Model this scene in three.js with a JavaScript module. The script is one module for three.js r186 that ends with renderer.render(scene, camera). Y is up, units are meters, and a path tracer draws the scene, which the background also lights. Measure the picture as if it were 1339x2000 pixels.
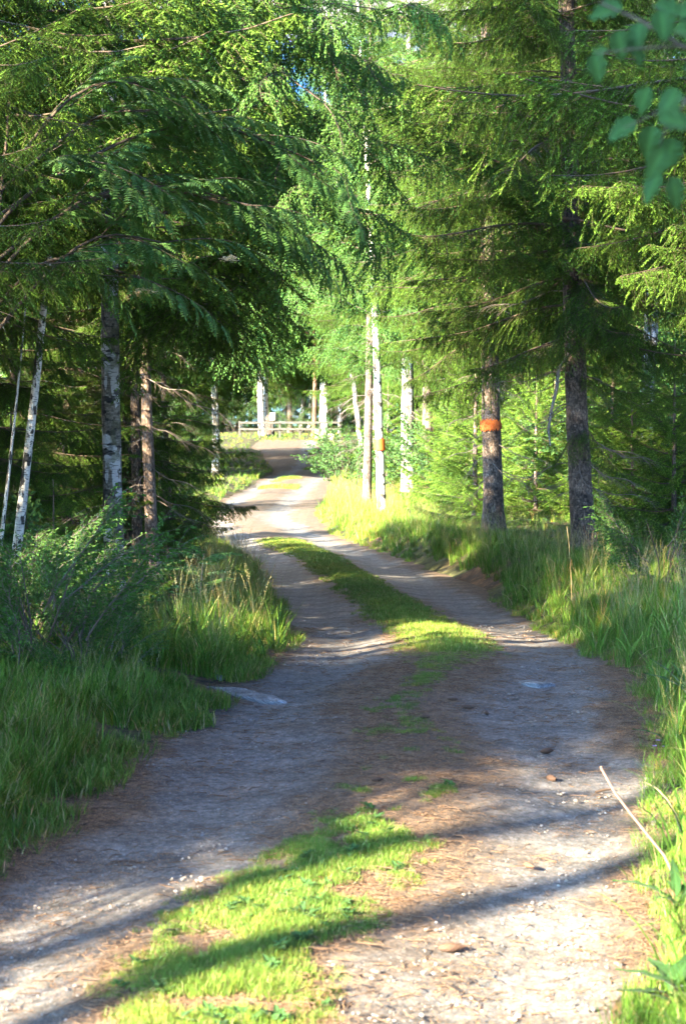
import * as THREE from 'three';
import { Sky } from 'three/addons/objects/Sky.js';

// ---------------------------------------------------------------- camera, sky, sun, exposure
const scene = new THREE.Scene();
const PW = 1339, PH = 2000, FOC = 3400, HORIZON = 850, EYE = 1.6;      // photograph size and focal length in its pixels
const camera = new THREE.PerspectiveCamera(2 * Math.atan(PH / 2 / FOC) * 180 / Math.PI, 685 / 1024, 0.1, 900);
camera.position.set(0, EYE, 0);
const PITCH = -Math.atan((PH / 2 - HORIZON) / FOC);
camera.rotation.x = PITCH;
camera.focus = 16; camera.userData.fStop = 6;
const SUN_EL = 23 * Math.PI / 180, SUN_AZ = Math.PI / 4;               // low, behind the viewer's left shoulder
const sunDir = new THREE.Vector3(-Math.cos(SUN_EL) * Math.sin(SUN_AZ), Math.sin(SUN_EL), Math.cos(SUN_EL) * Math.cos(SUN_AZ));
const sky = new Sky(); sky.scale.setScalar(1000); sky.name = 'sky';
const su = sky.material.uniforms;
su.turbidity.value = 5; su.rayleigh.value = 0.7; su.mieCoefficient.value = 0.004; su.mieDirectionalG.value = 0.8; su.sunPosition.value.copy(sunDir); su.cloudCoverage.value = 0.45; su.cloudDensity.value = 0.5;
scene.add(sky); scene.environmentIntensity = 0.118;
const sun = new THREE.DirectionalLight(new THREE.Color(1, 0.84, 0.57), 3.3);
sun.name = 'sun'; sun.position.copy(sunDir).multiplyScalar(100).add(new THREE.Vector3(0, 0, -30)); sun.target.position.set(0, 0, -30);
sun.castShadow = true; sun.shadow.mapSize.set(4096, 4096);
Object.assign(sun.shadow.camera, { left: -70, right: 70, top: 70, bottom: -70, near: 1, far: 300 });
scene.add(sun, sun.target);
const renderer = new THREE.WebGLRenderer();
renderer.toneMapping = THREE.LinearToneMapping; renderer.toneMappingExposure = 18;
renderer.shadowMap.enabled = true;

// ---------------------------------------------------------------- random numbers, noise, small maths
function rng(seed) { let a = (seed * 2654435761) >>> 0; return () => { a = (a + 0x6D2B79F5) | 0; let t = Math.imul(a ^ (a >>> 15), 1 | a); t = (t + Math.imul(t ^ (t >>> 7), 61 | t)) ^ t; return ((t ^ (t >>> 14)) >>> 0) / 4294967296; }; }
const h2 = (x, y) => { let n = Math.imul(x, 374761393) + Math.imul(y, 668265263); n = Math.imul(n ^ (n >>> 13), 1274126177); return ((n ^ (n >>> 16)) >>> 0) / 4294967296; };
const mod = (a, n) => ((a % n) + n) % n;
function vnoise(x, y, per = 0) {
  const i = Math.floor(x), j = Math.floor(y), fx = x - i, fy = y - j, s = fx * fx * (3 - 2 * fx), t = fy * fy * (3 - 2 * fy);
  const H = (a, b) => per ? h2(mod(a, per), mod(b, per)) : h2(a, b);
  return (H(i, j) * (1 - s) + H(i + 1, j) * s) * (1 - t) + (H(i, j + 1) * (1 - s) + H(i + 1, j + 1) * s) * t;
}
function fbm(x, y, oct = 4, per = 0) { let v = 0, a = 0.5, f = 1; for (let o = 0; o < oct; o++) { v += a * vnoise(x * f + o * 17, y * f + o * 31, per ? per * f : 0); a *= 0.5; f *= 2; } return v / (1 - 0.5 ** oct); }
const clamp = (x, a = 0, b = 1) => Math.min(b, Math.max(a, x));
const sstep = (a, b, x) => { const t = clamp((x - a) / (b - a)); return t * t * (3 - 2 * t); };
const lerp = (a, b, t) => a + (b - a) * t;
function table(rows) { return (x, k = 1) => { if (x <= rows[0][0]) return rows[0][k]; for (let i = 1; i < rows.length; i++) if (x <= rows[i][0]) { const t = (x - rows[i - 1][0]) / (rows[i][0] - rows[i - 1][0]); return lerp(rows[i - 1][k], rows[i][k], t * t * (3 - 2 * t) * 0.5 + t * 0.5); } return rows[rows.length - 1][k]; }; }
const V = (x, y, z) => new THREE.Vector3(x, y, z);

// ---------------------------------------------------------------- the lie of the land
const profile = table([[-60, 0.1], [0, 0], [11, 0], [18, -0.28], [28, -0.45], [37, -0.47], [45, -0.37], [80, 0], [95, 0.7], [108, 1.5], [130, 2.1], [200, 2.6]]);
function ray(px, py) { return V((px - PW / 2) / FOC, -(py - PH / 2) / FOC, -1).applyAxisAngle(V(1, 0, 0), PITCH); }
function hit(px, py, height) { // where the sight line through a pixel meets the ground
  const r = ray(px, py); let last = 0;
  for (let t = 2; t < 200; t *= 1.004) { const x = r.x * t, z = r.z * t; if (EYE + r.y * t <= height(x, -z)) return V(x, height(x, -z), z); last = t; }
  return V(r.x * last, EYE + r.y * last, r.z * last);
}
const edges = [[2000, -320, 1205], [1900, -215, 1268], [1800, -120, 1285], [1680, 0, 1288], [1600, 110, 1290], [1500, 215, 1295], [1400, 400, 1290], [1330, 460, 1240], [1290, 535, 1180], [1250, 560, 1110], [1200, 545, 1010], [1150, 520, 930], [1100, 500, 805], [1080, 470, 750], [1060, 430, 692], [1040, 408, 645], [1020, 410, 622], [1000, 422, 620], [975, 440, 632], [950, 490, 640], [920, 540, 650], [890, 515, 655], [868, 490, 656]];
const roadRows = edges.map(([y, l, r]) => { const a = hit(l, y, (x, d) => profile(d)), b = hit(r, y, (x, d) => profile(d)); return [-(a.z + b.z) / 2, (a.x + b.x) / 2, (b.x - a.x) / 2]; }).sort((a, b) => a[0] - b[0]);
const r0 = roadRows[0];
roadRows.unshift([-30, r0[1] - (r0[0] + 30) * 0.2, 1.25]);
const rl = roadRows[roadRows.length - 1];
roadRows.push([rl[0] + 8, rl[1] + 1.5, rl[2]]);
const rt = table(roadRows);
const roadC = (d) => rt(d, 1), roadW = (d) => clamp(rt(d, 2), 1.1, 2.6);
const bankR = table([[-30, 0.12], [9, 0.12], [13, 0.2], [18, 0.36], [40, 0.34], [60, 0.2], [120, 0.1]]);
function ground(x, d) {
  const c = roadC(d), s = Math.abs(x - c) - roadW(d) + (fbm(x * 1.3, d * 1.3, 3) - 0.5) * 0.35;
  const end = sstep(102, 108, d);                                     // the road ends on the turning place before the fence
  let h = profile(d) - 0.05 * (1 - sstep(-0.12, 0.1, s)) * (1 - end);
  if (s > -0.2) h += (x < c ? 0.12 * sstep(-0.05, 0.7, s) + 0.16 * sstep(0.8, 5, s) : bankR(d) * sstep(-0.05, 0.75, s) + 0.1 * sstep(1, 6, s)) * (1 - end) + (fbm(x * 0.8 + 9, d * 0.8, 3) - 0.5) * 0.14 * sstep(0.1, 1.2, s);
  return h;
}
const onGround = (px, py) => hit(px, py, ground);
const at = (px, py, d) => { const r = ray(px, py); return r.multiplyScalar(d / -r.z).add(V(0, EYE, 0)); };   // a point on a sight line at a depth found from what it touches

// ---------------------------------------------------------------- geometry collector
class MB {
  constructor() { this.p = []; this.n = []; this.c = []; this.u = []; this.i = []; }
  get count() { return this.p.length / 3; }
  v(x, y, z, nx, ny, nz, c, u = 0, w = 0) { this.p.push(x, y, z); this.n.push(nx, ny, nz); this.c.push(c[0], c[1], c[2]); this.u.push(u, w); return this.p.length / 3 - 1; }
  tri(a, b, c, col, col2) {
    const ux = b.x - a.x, uy = b.y - a.y, uz = b.z - a.z, wx = c.x - a.x, wy = c.y - a.y, wz = c.z - a.z;
    let nx = uy * wz - uz * wy, ny = uz * wx - ux * wz, nz = ux * wy - uy * wx; const l = Math.hypot(nx, ny, nz) || 1; nx /= l; ny /= l; nz /= l;
    const k = this.v(a.x, a.y, a.z, nx, ny, nz, col); this.v(b.x, b.y, b.z, nx, ny, nz, col); this.v(c.x, c.y, c.z, nx, ny, nz, col2 || col); this.i.push(k, k + 1, k + 2);
  }
  tube(pts, rad, sides, col, uRep = 1, wob = null, flare = null) { // smooth tube along points, v in metres
    let along = 0, k0 = this.count; const N = pts.length, T = V(), A = V(), B = V(), up = V();
    for (let i = 0; i < N; i++) {
      T.copy(pts[Math.min(N - 1, i + 1)]).sub(pts[Math.max(0, i - 1)]).normalize();
      if (i) along += pts[i].distanceTo(pts[i - 1]); 
      up.set(Math.abs(T.y) > 0.9 ? 1 : 0, Math.abs(T.y) > 0.9 ? 0 : 1, 0); A.crossVectors(T, up).normalize(); B.crossVectors(T, A);
      for (let s = 0; s <= sides; s++) {
        const f = s === sides ? 0 : s, a = f / sides * 2 * Math.PI, ca = Math.cos(a), sa = Math.sin(a), nx = A.x * ca + B.x * sa, ny = A.y * ca + B.y * sa, nz = A.z * ca + B.z * sa;
        const r = rad[i] * (wob ? wob(a, along) : 1);
        this.v(pts[i].x + nx * r, pts[i].y + ny * r, pts[i].z + nz * r, nx, ny, nz, typeof col === 'function' ? col(i / (N - 1), a) : col, s / sides * uRep, along);
        if (i && s) { const q = k0 + i * (sides + 1) + s; this.i.push(q, q - 1, q - sides - 2, q, q - sides - 2, q - sides - 1); }
      }
    }
  }
  add(g, m, tint) { // a copy of another collector under a matrix
    const k = this.count, p = V(), nm = new THREE.Matrix3().getNormalMatrix(m);
    for (let j = 0; j < g.p.length; j += 3) {
      p.set(g.p[j], g.p[j + 1], g.p[j + 2]).applyMatrix4(m); this.p.push(p.x, p.y, p.z);
      p.set(g.n[j], g.n[j + 1], g.n[j + 2]).applyMatrix3(nm).normalize(); this.n.push(p.x, p.y, p.z);
      this.c.push(g.c[j] * (tint ? tint[0] : 1), g.c[j + 1] * (tint ? tint[1] : 1), g.c[j + 2] * (tint ? tint[2] : 1));
    }
    for (const x of g.u) this.u.push(x);
    for (const x of g.i) this.i.push(x + k);
  }
  geo() {
    const g = new THREE.BufferGeometry();
    g.setAttribute('position', new THREE.Float32BufferAttribute(this.p, 3)); g.setAttribute('normal', new THREE.Float32BufferAttribute(this.n, 3));
    g.setAttribute('color', new THREE.Float32BufferAttribute(this.c, 3)); g.setAttribute('uv', new THREE.Float32BufferAttribute(this.u, 2));
    g.setIndex(this.i); return g;
  }
}
const basis = (pos, xAxis, upHint, s = 1) => { const X = xAxis.clone().normalize(), Z = V().crossVectors(X, upHint).normalize(), Y = V().crossVectors(Z, X); return new THREE.Matrix4().makeBasis(X, Y, Z).scale(V(s, s, s)).setPosition(pos); };
const UPV = V(0, 1, 0);

// ---------------------------------------------------------------- textures
function tex(size, f, srgb = true) {
  const data = new Uint8Array(size * size * 4);
  for (let y = 0; y < size; y++) for (let x = 0; x < size; x++) { const c = f(x / size, y / size, x, y), k = (y * size + x) * 4; data[k] = clamp(c[0]) * 255; data[k + 1] = clamp(c[1]) * 255; data[k + 2] = clamp(c[2]) * 255; data[k + 3] = 255; }
  const t = new THREE.DataTexture(data, size, size); t.wrapS = t.wrapT = THREE.RepeatWrapping; t.magFilter = THREE.LinearFilter; t.minFilter = THREE.LinearMipmapLinearFilter; t.generateMipmaps = true;
  if (srgb) t.colorSpace = THREE.SRGBColorSpace; t.needsUpdate = true; return t;
}
const g3 = (v) => [v, v, v];
// loose gravel with grit: cells of uneven size, each stone its own tone
function cells(x, y, per) { let b = 9, b2 = 9, id = 0; const i = Math.floor(x), j = Math.floor(y); for (let a = -1; a < 2; a++) for (let c = -1; c < 2; c++) { const m = mod(i + a, per), n = mod(j + c, per), dx = i + a + h2(m, n + 77) - x, dy = j + c + h2(m + 131, n) - y, d = dx * dx + dy * dy; if (d < b) { b2 = b; b = d; id = h2(m + 7, n + 3); } else if (d < b2) b2 = d; } return [Math.sqrt(b), Math.sqrt(b2) - Math.sqrt(b), id]; }
const gravelH = (u, v) => { const a = cells(u * 96, v * 96, 96), b = cells(u * 40, v * 40, 40); return clamp(0.25 + 0.5 * sstep(0, 0.45, a[1]) * a[2] + (b[2] > 0.82 ? 0.5 * sstep(0.05, 0.4, b[1]) : 0)); };
const gravelMap = tex(1024, (u, v) => { const a = cells(u * 110, v * 110, 110), b = cells(u * 40, v * 40, 40), f = fbm(u * 24, v * 24, 5, 24), c = fbm(u * 5, v * 5, 3, 5); let t = 0.55 + 0.2 * (a[2] - 0.5) + 0.34 * (f - 0.5) + 0.2 * (c - 0.5) + (b[2] > 0.9 ? 0.12 * sstep(0.05, 0.3, b[1]) : 0) - 0.07 * (1 - sstep(0, 0.2, a[1])); const w = (h2(Math.floor(a[2] * 4096), 5) - 0.5) * 0.07; return [t + w, t, t - w]; });
const gravelBump = tex(512, (u, v) => g3(gravelH(u, v)), false);
const litterMap = tex(1024, (u, v) => { const f = fbm(u * 40, v * 40, 4, 40), s1 = fbm(u * 120 + v * 30, v * 200, 3, 0), c = fbm(u * 7, v * 7, 3, 7); const t = 0.42 + 0.55 * (f - 0.5) + 0.4 * (c - 0.5) + 0.2 * (s1 - 0.5); return [t * 1.12, t * 0.98, t * 0.8]; });
const spruceBark = tex(512, (u, v) => { const a = cells(u * 14 + fbm(u * 8, v * 8, 2, 8), v * 20, 1e6), f = fbm(u * 32, v * 32, 4, 32), c = fbm(u * 4, v * 4, 3, 4); const t = 0.47 + 0.24 * (a[2] - 0.5) * sstep(0, 0.25, a[1]) + 0.35 * (f - 0.5) + 0.25 * (c - 0.5) - 0.16 * (1 - sstep(0, 0.14, a[1])); return [t * 1.08, t * 0.98, t * 0.9]; });
const spruceBump = tex(512, (u, v) => { const a = cells(u * 14 + fbm(u * 8, v * 8, 2, 8), v * 20, 1e6); return g3(0.2 + 0.6 * sstep(0, 0.3, a[1]) + 0.3 * (fbm(u * 32, v * 32, 3, 32) - 0.5)); }, false);
// white papery bark with dark dashes across the trunk and rough black patches
const birchBark = tex(1024, (u, v) => {
  const dash = fbm(u * 10, v * 110, 3, 0), scar = fbm(u * 5 + 3, v * 9, 4, 0), gr = fbm(u * 20, v * 40, 3, 0), peel = fbm(u * 3, v * 24, 3, 0);
  let t = 0.8 + 0.2 * (gr - 0.5) + 0.18 * (peel - 0.5), r = t, g = t * 0.975, b = t * 0.93; const k = sstep(0.6, 0.7, dash) * 0.55 + sstep(0.58, 0.66, scar) * 0.85;
  const m = clamp(k); return [lerp(r, 0.16, m), lerp(g, 0.15, m), lerp(b, 0.14, m)];
});
const greyBirchBark = tex(1024, (u, v) => { // old birch: grey and brown lichen-stained plates with white peeling strips
  const dash = fbm(u * 8, v * 70, 3, 0), scar = fbm(u * 6 + 3, v * 14, 4, 0), gr = fbm(u * 24, v * 50, 4, 0), white = fbm(u * 7 + 11, v * 3, 3, 0), moss = fbm(u * 9, v * 9 + 5, 4, 0);
  let t = 0.5 + 0.4 * (gr - 0.5); let c = [t * 1.02, t * 0.98, t * 0.9]; const w = sstep(0.56, 0.62, white); c = c.map((x, i) => lerp(x, [0.82, 0.82, 0.82][i], w));
  const k = sstep(0.54, 0.64, scar) * 0.7 + sstep(0.6, 0.7, dash) * 0.4; c = c.map((x) => lerp(x, 0.17, clamp(k))); const m = sstep(0.55, 0.7, moss) * 0.4; return c.map((x, i) => lerp(x, [0.3, 0.32, 0.2][i], m));
});
const barkGrain = tex(256, (u, v) => g3(fbm(u * 12, v * 40, 4, 0)), false);

// ---------------------------------------------------------------- materials
const std = (o) => new THREE.MeshStandardMaterial(o), phys = (o) => new THREE.MeshPhysicalMaterial(o);
const M = {
  spruceBark: std({ map: spruceBark, bumpMap: spruceBump, bumpScale: 0.012, roughness: 0.95, color: new THREE.Color().setRGB(0.62, 0.56, 0.52) }),
  redBark: std({ map: spruceBark, bumpMap: spruceBump, bumpScale: 0.012, roughness: 0.95, color: new THREE.Color().setRGB(0.8, 0.5, 0.36) }),
  smoothBark: std({ map: spruceBark, bumpMap: barkGrain, bumpScale: 0.004, roughness: 0.9, color: new THREE.Color().setRGB(0.75, 0.66, 0.62) }),
  birch: std({ map: birchBark, bumpMap: barkGrain, bumpScale: 0.003, roughness: 0.8 }),
  oldBirch: std({ color: new THREE.Color().setRGB(0.78, 0.76, 0.74), map: greyBirchBark, bumpMap: spruceBump, bumpScale: 0.008, roughness: 0.9 }),
  twig: std({ vertexColors: true, roughness: 0.9 }),
  needle: phys({ vertexColors: true, roughness: 0.7, specularIntensity: 0.3, side: THREE.DoubleSide }),
  leaf: phys({ vertexColors: true, roughness: 0.95, transmission: 0.4, thickness: 0, clearcoat: 0.12, clearcoatRoughness: 0.4, specularIntensity: 0.3, side: THREE.DoubleSide }),
  grass: phys({ vertexColors: true, roughness: 0.65, specularIntensity: 0.35, side: THREE.DoubleSide }),
  litter: std({ vertexColors: true, roughness: 0.95, side: THREE.DoubleSide }),
  stone: std({ vertexColors: true, roughness: 0.9 }),
  road: std({ map: gravelMap, bumpMap: gravelBump, bumpScale: 0.001, roughness: 0.95, vertexColors: true }),
  soil: std({ map: litterMap, roughness: 1, vertexColors: true }),
  rock: std({ map: gravelMap, bumpMap: barkGrain, bumpScale: 0.01, roughness: 0.9, color: new THREE.Color().setRGB(0.85, 0.85, 0.86) }),
  paint: std({ bumpMap: spruceBump, bumpScale: 0.012, roughness: 0.7, color: new THREE.Color().setRGB(0.5, 0.11, 0.012) }),
  plank: std({ map: barkGrain, roughness: 0.9, color: new THREE.Color().setRGB(0.13, 0.12, 0.1) }),
};
const C = { needle: [0.055, 0.105, 0.013], needleNew: [0.12, 0.23, 0.028], wood: [0.1, 0.075, 0.055], deadWood: [0.16, 0.13, 0.11], birchLeaf: [0.07, 0.165, 0.025], rowan: [0.06, 0.15, 0.03], shrub: [0.06, 0.15, 0.022], grass: [0.075, 0.17, 0.022], dry: [0.36, 0.29, 0.15] };
const mix3 = (a, b, t) => [lerp(a[0], b[0], t), lerp(a[1], b[1], t), lerp(a[2], b[2], t)], tone = (c, k) => [c[0] * k, c[1] * k, c[2] * k];

// ---------------------------------------------------------------- naming
const taken = {};
const numbered = (n) => { const k = taken[n] = (taken[n] ?? -1) + 1; return k ? n + '_' + String(k).padStart(3, '0') : n; };
function shade(o) { o.castShadow = true; o.receiveShadow = true; return o; }
function thing(name, label, category, pos, group) { const o = new THREE.Group(); o.name = numbered(name); o.position.copy(pos); o.userData = { label, category }; if (group) o.userData.group = group; scene.add(o); return o; }
function part(name, geo, mat, parent) { const o = shade(new THREE.Mesh(geo, mat)); o.name = name; parent.add(o); return o; }
function copies(name, geo, mat, mats, parent, colors) { // many small leaves or blades that nobody counts
  if (!mats.length) return null; const o = shade(new THREE.InstancedMesh(geo, mat, mats.length)); o.name = name; mats.forEach((m, i) => o.setMatrixAt(i, m)); if (colors) colors.forEach((c, i) => o.setColorAt(i, c)); o.userData.kind = 'stuff'; parent.add(o); return o;
}
function setting(name, geo, mat, kind = 'structure') { const o = shade(new THREE.Mesh(geo, mat)); o.name = name; o.userData.kind = kind; scene.add(o); return o; }
function massOf(name, label, category, sets, mat) { // one uncountable mass, made of several instanced variants
  const o = new THREE.Group(); o.name = name; o.userData = { label, category, kind: 'stuff' }; scene.add(o);
  for (const [geo, mats, colors] of sets) copies(name + '_clump', geo, mat, mats, o, colors); return o;
}

// ---------------------------------------------------------------- foliage pieces
function needles(mb, a, b, R, step, len, col, w = 0.0065) { // needles round a shoot from a to b
  const n = Math.max(2, Math.round(a.distanceTo(b) / step)), T = b.clone().sub(a).normalize(), A = V().crossVectors(T, Math.abs(T.y) > 0.9 ? V(1, 0, 0) : UPV).normalize(), B = V().crossVectors(T, A), p = V(), D = V(), S = V();
  let ang = R() * 6;
  for (let i = 0; i < n; i++) {
    p.lerpVectors(a, b, (i + R() * 0.6) / n); ang += 2.4 + R() * 0.5;
    D.copy(A).multiplyScalar(Math.cos(ang)).addScaledVector(B, Math.sin(ang)); S.crossVectors(T, D);
    D.addScaledVector(T, 0.75 + R() * 0.4).normalize(); const l = len * (0.75 + R() * 0.5), k = 0.75 + R() * 0.5;
    mb.tri(p.clone().addScaledVector(S, w / 2), p.clone().addScaledVector(S, -w / 2), p.clone().addScaledVector(D, l), tone(col, k));
  }
}
function spruceBough(seed, { L = 2.2, spacing = 0.045, twig = 0.62, hang = 1.35, fresh = 0.3, needleStep = 0.0042, nc = C.needle, nn = C.needleNew }) {
  const R = rng(seed), mb = new MB(), ax = (t) => V(L * t, -0.2 * L * t * t * hang + 0.14 * L * Math.pow(t, 4) + 0.03 * Math.sin(t * 7 + seed), 0.06 * L * Math.sin(t * 3 + seed));
  const pts = [], rad = []; for (let i = 0; i <= 10; i++) { pts.push(ax(i / 10)); rad.push(lerp(0.016, 0.003, i / 10) * L / 2.2); }
  mb.tube(pts, rad, 5, C.wood);
  for (let s = 0.1 * L; s < L; s += spacing) for (const side of [-1, 1]) {
    if (R() < 0.12) continue;
    const t = s / L, o = ax(t), len = twig * (0.35 + 0.65 * Math.sin(Math.PI * Math.min(1, 0.16 + t * 0.86))) * (0.6 + R() * 0.7) * (t > 0.9 ? 0.6 : 1);
    const out = V(0.55 + R() * 0.4, -0.15 - R() * 0.2, side * (0.8 + R() * 0.3)).normalize(), q = [o.clone()], seg = 4, dir = out.clone(), h = hang * (0.5 + R() * 0.9) * (1 - 0.55 * t);
    for (let k = 0; k < seg; k++) { dir.y -= h * 0.42; dir.normalize(); q.push(q[k].clone().addScaledVector(dir, len / seg)); }
    mb.tube(q, q.map((_, k) => lerp(0.0035, 0.0012, k / seg)), 3, C.wood);
    const bare = t < 0.3 ? 0.35 : 0.1, young = R() < fresh;
    for (let k = 0; k < seg; k++) if ((k + 1) / seg > bare) needles(mb, q[k], q[k + 1], R, needleStep, 0.022, tone(young && k === seg - 1 ? mix3(nc, nn, 0.8) : nc, 0.8 + R() * 0.4));
    for (let m = 0.16 + R() * 0.06; m < 1; m += 0.11) { // side shoots
      const f = m * seg, k = Math.min(seg - 1, Math.floor(f)), a = q[k].clone().lerp(q[k + 1], f - k), T = q[k + 1].clone().sub(q[k]).normalize(), W = V().crossVectors(T, V(0.3, 1, 0.2)).normalize();
      const sd = R() < 0.5 ? -1 : 1, d2 = T.clone().multiplyScalar(0.7).addScaledVector(W, sd * (0.6 + R() * 0.4)).add(V(0, -0.25 * hang * R(), 0)).normalize(), l2 = (0.05 + R() * 0.09) * (1.15 - 0.6 * m) * (len / 0.4 + 0.5) * 0.7;
      const b = a.clone().addScaledVector(d2, l2), mid = a.clone().lerp(b, 0.55);
      needles(mb, a, mid, R, needleStep, 0.02, tone(nc, 0.8 + R() * 0.4)); needles(mb, mid, b, R, needleStep, 0.018, tone(R() < fresh ? nn : nc, 0.85 + R() * 0.4));
    }
  }
  return mb.geo();
}
function deadBough(seed) { // bare grey lower branch with hanging fine twigs
  const R = rng(seed), mb = new MB(), L = 1.3, ax = (t) => V(L * t, -0.3 * t * t + 0.05 * Math.sin(t * 9 + seed), 0.08 * Math.sin(t * 5 + seed)); const pts = []; for (let i = 0; i <= 8; i++) pts.push(ax(i / 8));
  mb.tube(pts, pts.map((_, i) => lerp(0.011, 0.002, i / 8)), 5, C.deadWood);
  for (let k = 0; k < 26; k++) { const t = 0.2 + 0.8 * R(), o = ax(t), dir = V(0.5 + R() * 0.5, R() * 0.6 - 0.5, (R() - 0.5) * 2).normalize(), q = [o]; for (let j = 0; j < 4; j++) { dir.y -= 0.16; dir.x += (R() - 0.5) * 0.4; dir.normalize(); q.push(q[j].clone().addScaledVector(dir, 0.05 + R() * 0.05)); } mb.tube(q, [0.003, 0.0025, 0.002, 0.0015, 0.001], 3, C.deadWood); }
  return mb.geo();
}
function leafInto(mb, base, dir, nrm, len, wid, col, fold = 0.2, droopy = 0.12) { // a pointed oval leaf of six faces, folded along its midrib
  const S = V().crossVectors(dir, nrm).normalize(), P = (t, s, lift) => base.clone().addScaledVector(dir, len * t).addScaledVector(S, wid * s).addScaledVector(nrm, lift - droopy * len * t * t);
  const b = P(0, 0, 0), m = P(0.4, 0, 0), tp = P(1, 0, 0), f = fold * wid;
  for (const s of [-1, 1]) { const e1 = P(0.28, 0.45 * s, f), e2 = P(0.6, 0.4 * s, f); mb.tri(b, m, e1, col); mb.tri(m, e2, e1, col); mb.tri(m, tp, e2, tone(col, 1.06)); }
}
function leafyBranch(seed, { L = 1.6, hang = 0.8, twigs = 22, twigLen = 0.5, gap = 0.045, leaf = 0.045, wide = 0.8, col = C.birchLeaf, up = 0.15, woodCol = C.wood }) {
  const R = rng(seed), mb = new MB(), ax = (t) => V(L * t, up * L * t - 0.28 * hang * L * t * t, 0.07 * L * Math.sin(t * 4 + seed)); const pts = []; for (let i = 0; i <= 8; i++) pts.push(ax(i / 8));
  mb.tube(pts, pts.map((_, i) => lerp(0.011, 0.0025, i / 8)), 4, woodCol);
  for (let k = 0; k < twigs; k++) {
    const t = 0.15 + 0.85 * (k + R() * 0.8) / twigs, o = ax(Math.min(1, t)), dir = V(0.5 + R() * 0.5, (R() - 0.35) * 0.7, (R() - 0.5) * 2).normalize(), len = twigLen * (0.5 + R() * 0.8), n = Math.max(3, Math.round(len / gap)), q = [o.clone()];
    for (let j = 0; j < n; j++) {
      dir.y -= hang * 0.13; dir.x += (R() - 0.5) * 0.15; dir.z += (R() - 0.5) * 0.15; dir.normalize(); const p = q[j].clone().addScaledVector(dir, len / n); q.push(p);
      const nl = R() < 0.3 ? 2 : 1; for (let m = 0; m < nl; m++) { const ld = V((R() - 0.5) * 1.6, -0.35 * hang - R() * 0.5 + 0.25, (R() - 0.5) * 1.6).addScaledVector(dir, 0.7).normalize(), nr = V((R() - 0.5) * 1.3, 0.8, (R() - 0.5) * 1.3).normalize(); leafInto(mb, p.clone().addScaledVector(ld, 0.012), ld, nr.addScaledVector(ld, -nr.dot(ld)).normalize(), leaf * (0.7 + R() * 0.6), leaf * wide * (0.7 + R() * 0.5), tone(col, 0.75 + R() * 0.5)); }
    }
    mb.tube(q, q.map((_, j) => lerp(0.0028, 0.001, j / n)), 3, woodCol);
  }
  return mb.geo();
}
function pinnateInto(mb, base, dir, nrm, len, col, R, pairs = 7) { // one feathered leaf
  const S = V().crossVectors(dir, nrm).normalize(), P = (t) => base.clone().addScaledVector(dir, len * t).addScaledVector(nrm, -0.4 * len * t * t), q = []; for (let i = 0; i <= 5; i++) q.push(P(i / 5));
  mb.tube(q, [0.0016, 0.0015, 0.0014, 0.0012, 0.001, 0.0008], 3, tone(col, 1.1));
  for (let i = 0; i <= pairs; i++) { const t = 0.24 + 0.76 * i / pairs, p = P(t), l = len * 0.3 * (0.75 + 0.4 * Math.sin(Math.PI * (0.2 + 0.7 * t))); for (const s of i === pairs ? [0] : [-1, 1]) { const d = dir.clone().multiplyScalar(s ? 0.42 : 1).addScaledVector(S, s * 0.95).addScaledVector(nrm, -0.15 - 0.2 * R()).normalize(); leafInto(mb, p, d, nrm.clone().addScaledVector(d, -nrm.dot(d)).normalize(), l, l * 0.42, tone(col, 0.85 + R() * 0.3), 0.15); } }
}
function rowanBranch(seed, n = 16, L = 0.9, leafLen = 0.2, col = C.rowan) {
  const R = rng(seed), mb = new MB(), ax = (t) => V(L * t, 0.12 * L * t - 0.3 * L * t * t, 0.12 * Math.sin(t * 4 + seed)), pts = []; for (let i = 0; i <= 7; i++) pts.push(ax(i / 7));
  mb.tube(pts, pts.map((_, i) => lerp(0.006, 0.0015, i / 7)), 4, C.wood);
  for (let k = 0; k < n; k++) { const t = 0.12 + 0.88 * (k + R() * 0.5) / n, s = k % 2 ? 1 : -1, d = V(0.55 + R() * 0.5 + (t > 0.9 ? 1 : 0), 0.1 - R() * 0.9, s * (0.4 + R() * 0.9)).normalize(), nr = V((R() - 0.5) * 0.6, 1, (R() - 0.5) * 0.6); pinnateInto(mb, ax(Math.min(1, t)), d, nr.addScaledVector(d, -nr.dot(d)).normalize(), leafLen * (0.75 + R() * 0.45), tone(col, 0.85 + R() * 0.3), R); }
  return mb.geo();
}
function pineTuftBranch(seed) { // a pine limb with tufts of long needles
  const R = rng(seed), mb = new MB(), L = 1.7, ax = (t) => V(L * t, 0.12 * L * t, 0.12 * Math.sin(t * 5 + seed)), pts = []; for (let i = 0; i <= 7; i++) pts.push(ax(i / 7)); mb.tube(pts, pts.map((_, i) => lerp(0.02, 0.005, i / 7)), 5, [0.2, 0.1, 0.05]);
  for (let k = 0; k < 46; k++) { const o = ax(0.35 + 0.65 * R()), d = V(0.4 + R() * 0.6, R() * 0.9 - 0.1, (R() - 0.5) * 1.8).normalize(), a = o.clone().addScaledVector(d, 0.12 + R() * 0.3); mb.tube([o, a], [0.005, 0.003], 3, [0.16, 0.1, 0.06]); const b = a.clone().addScaledVector(d, 0.16); needles(mb, a, b, R, 0.0022, 0.055, tone([0.05, 0.09, 0.03], 0.8 + R() * 0.4), 0.005); }
  return mb.geo();
}
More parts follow.
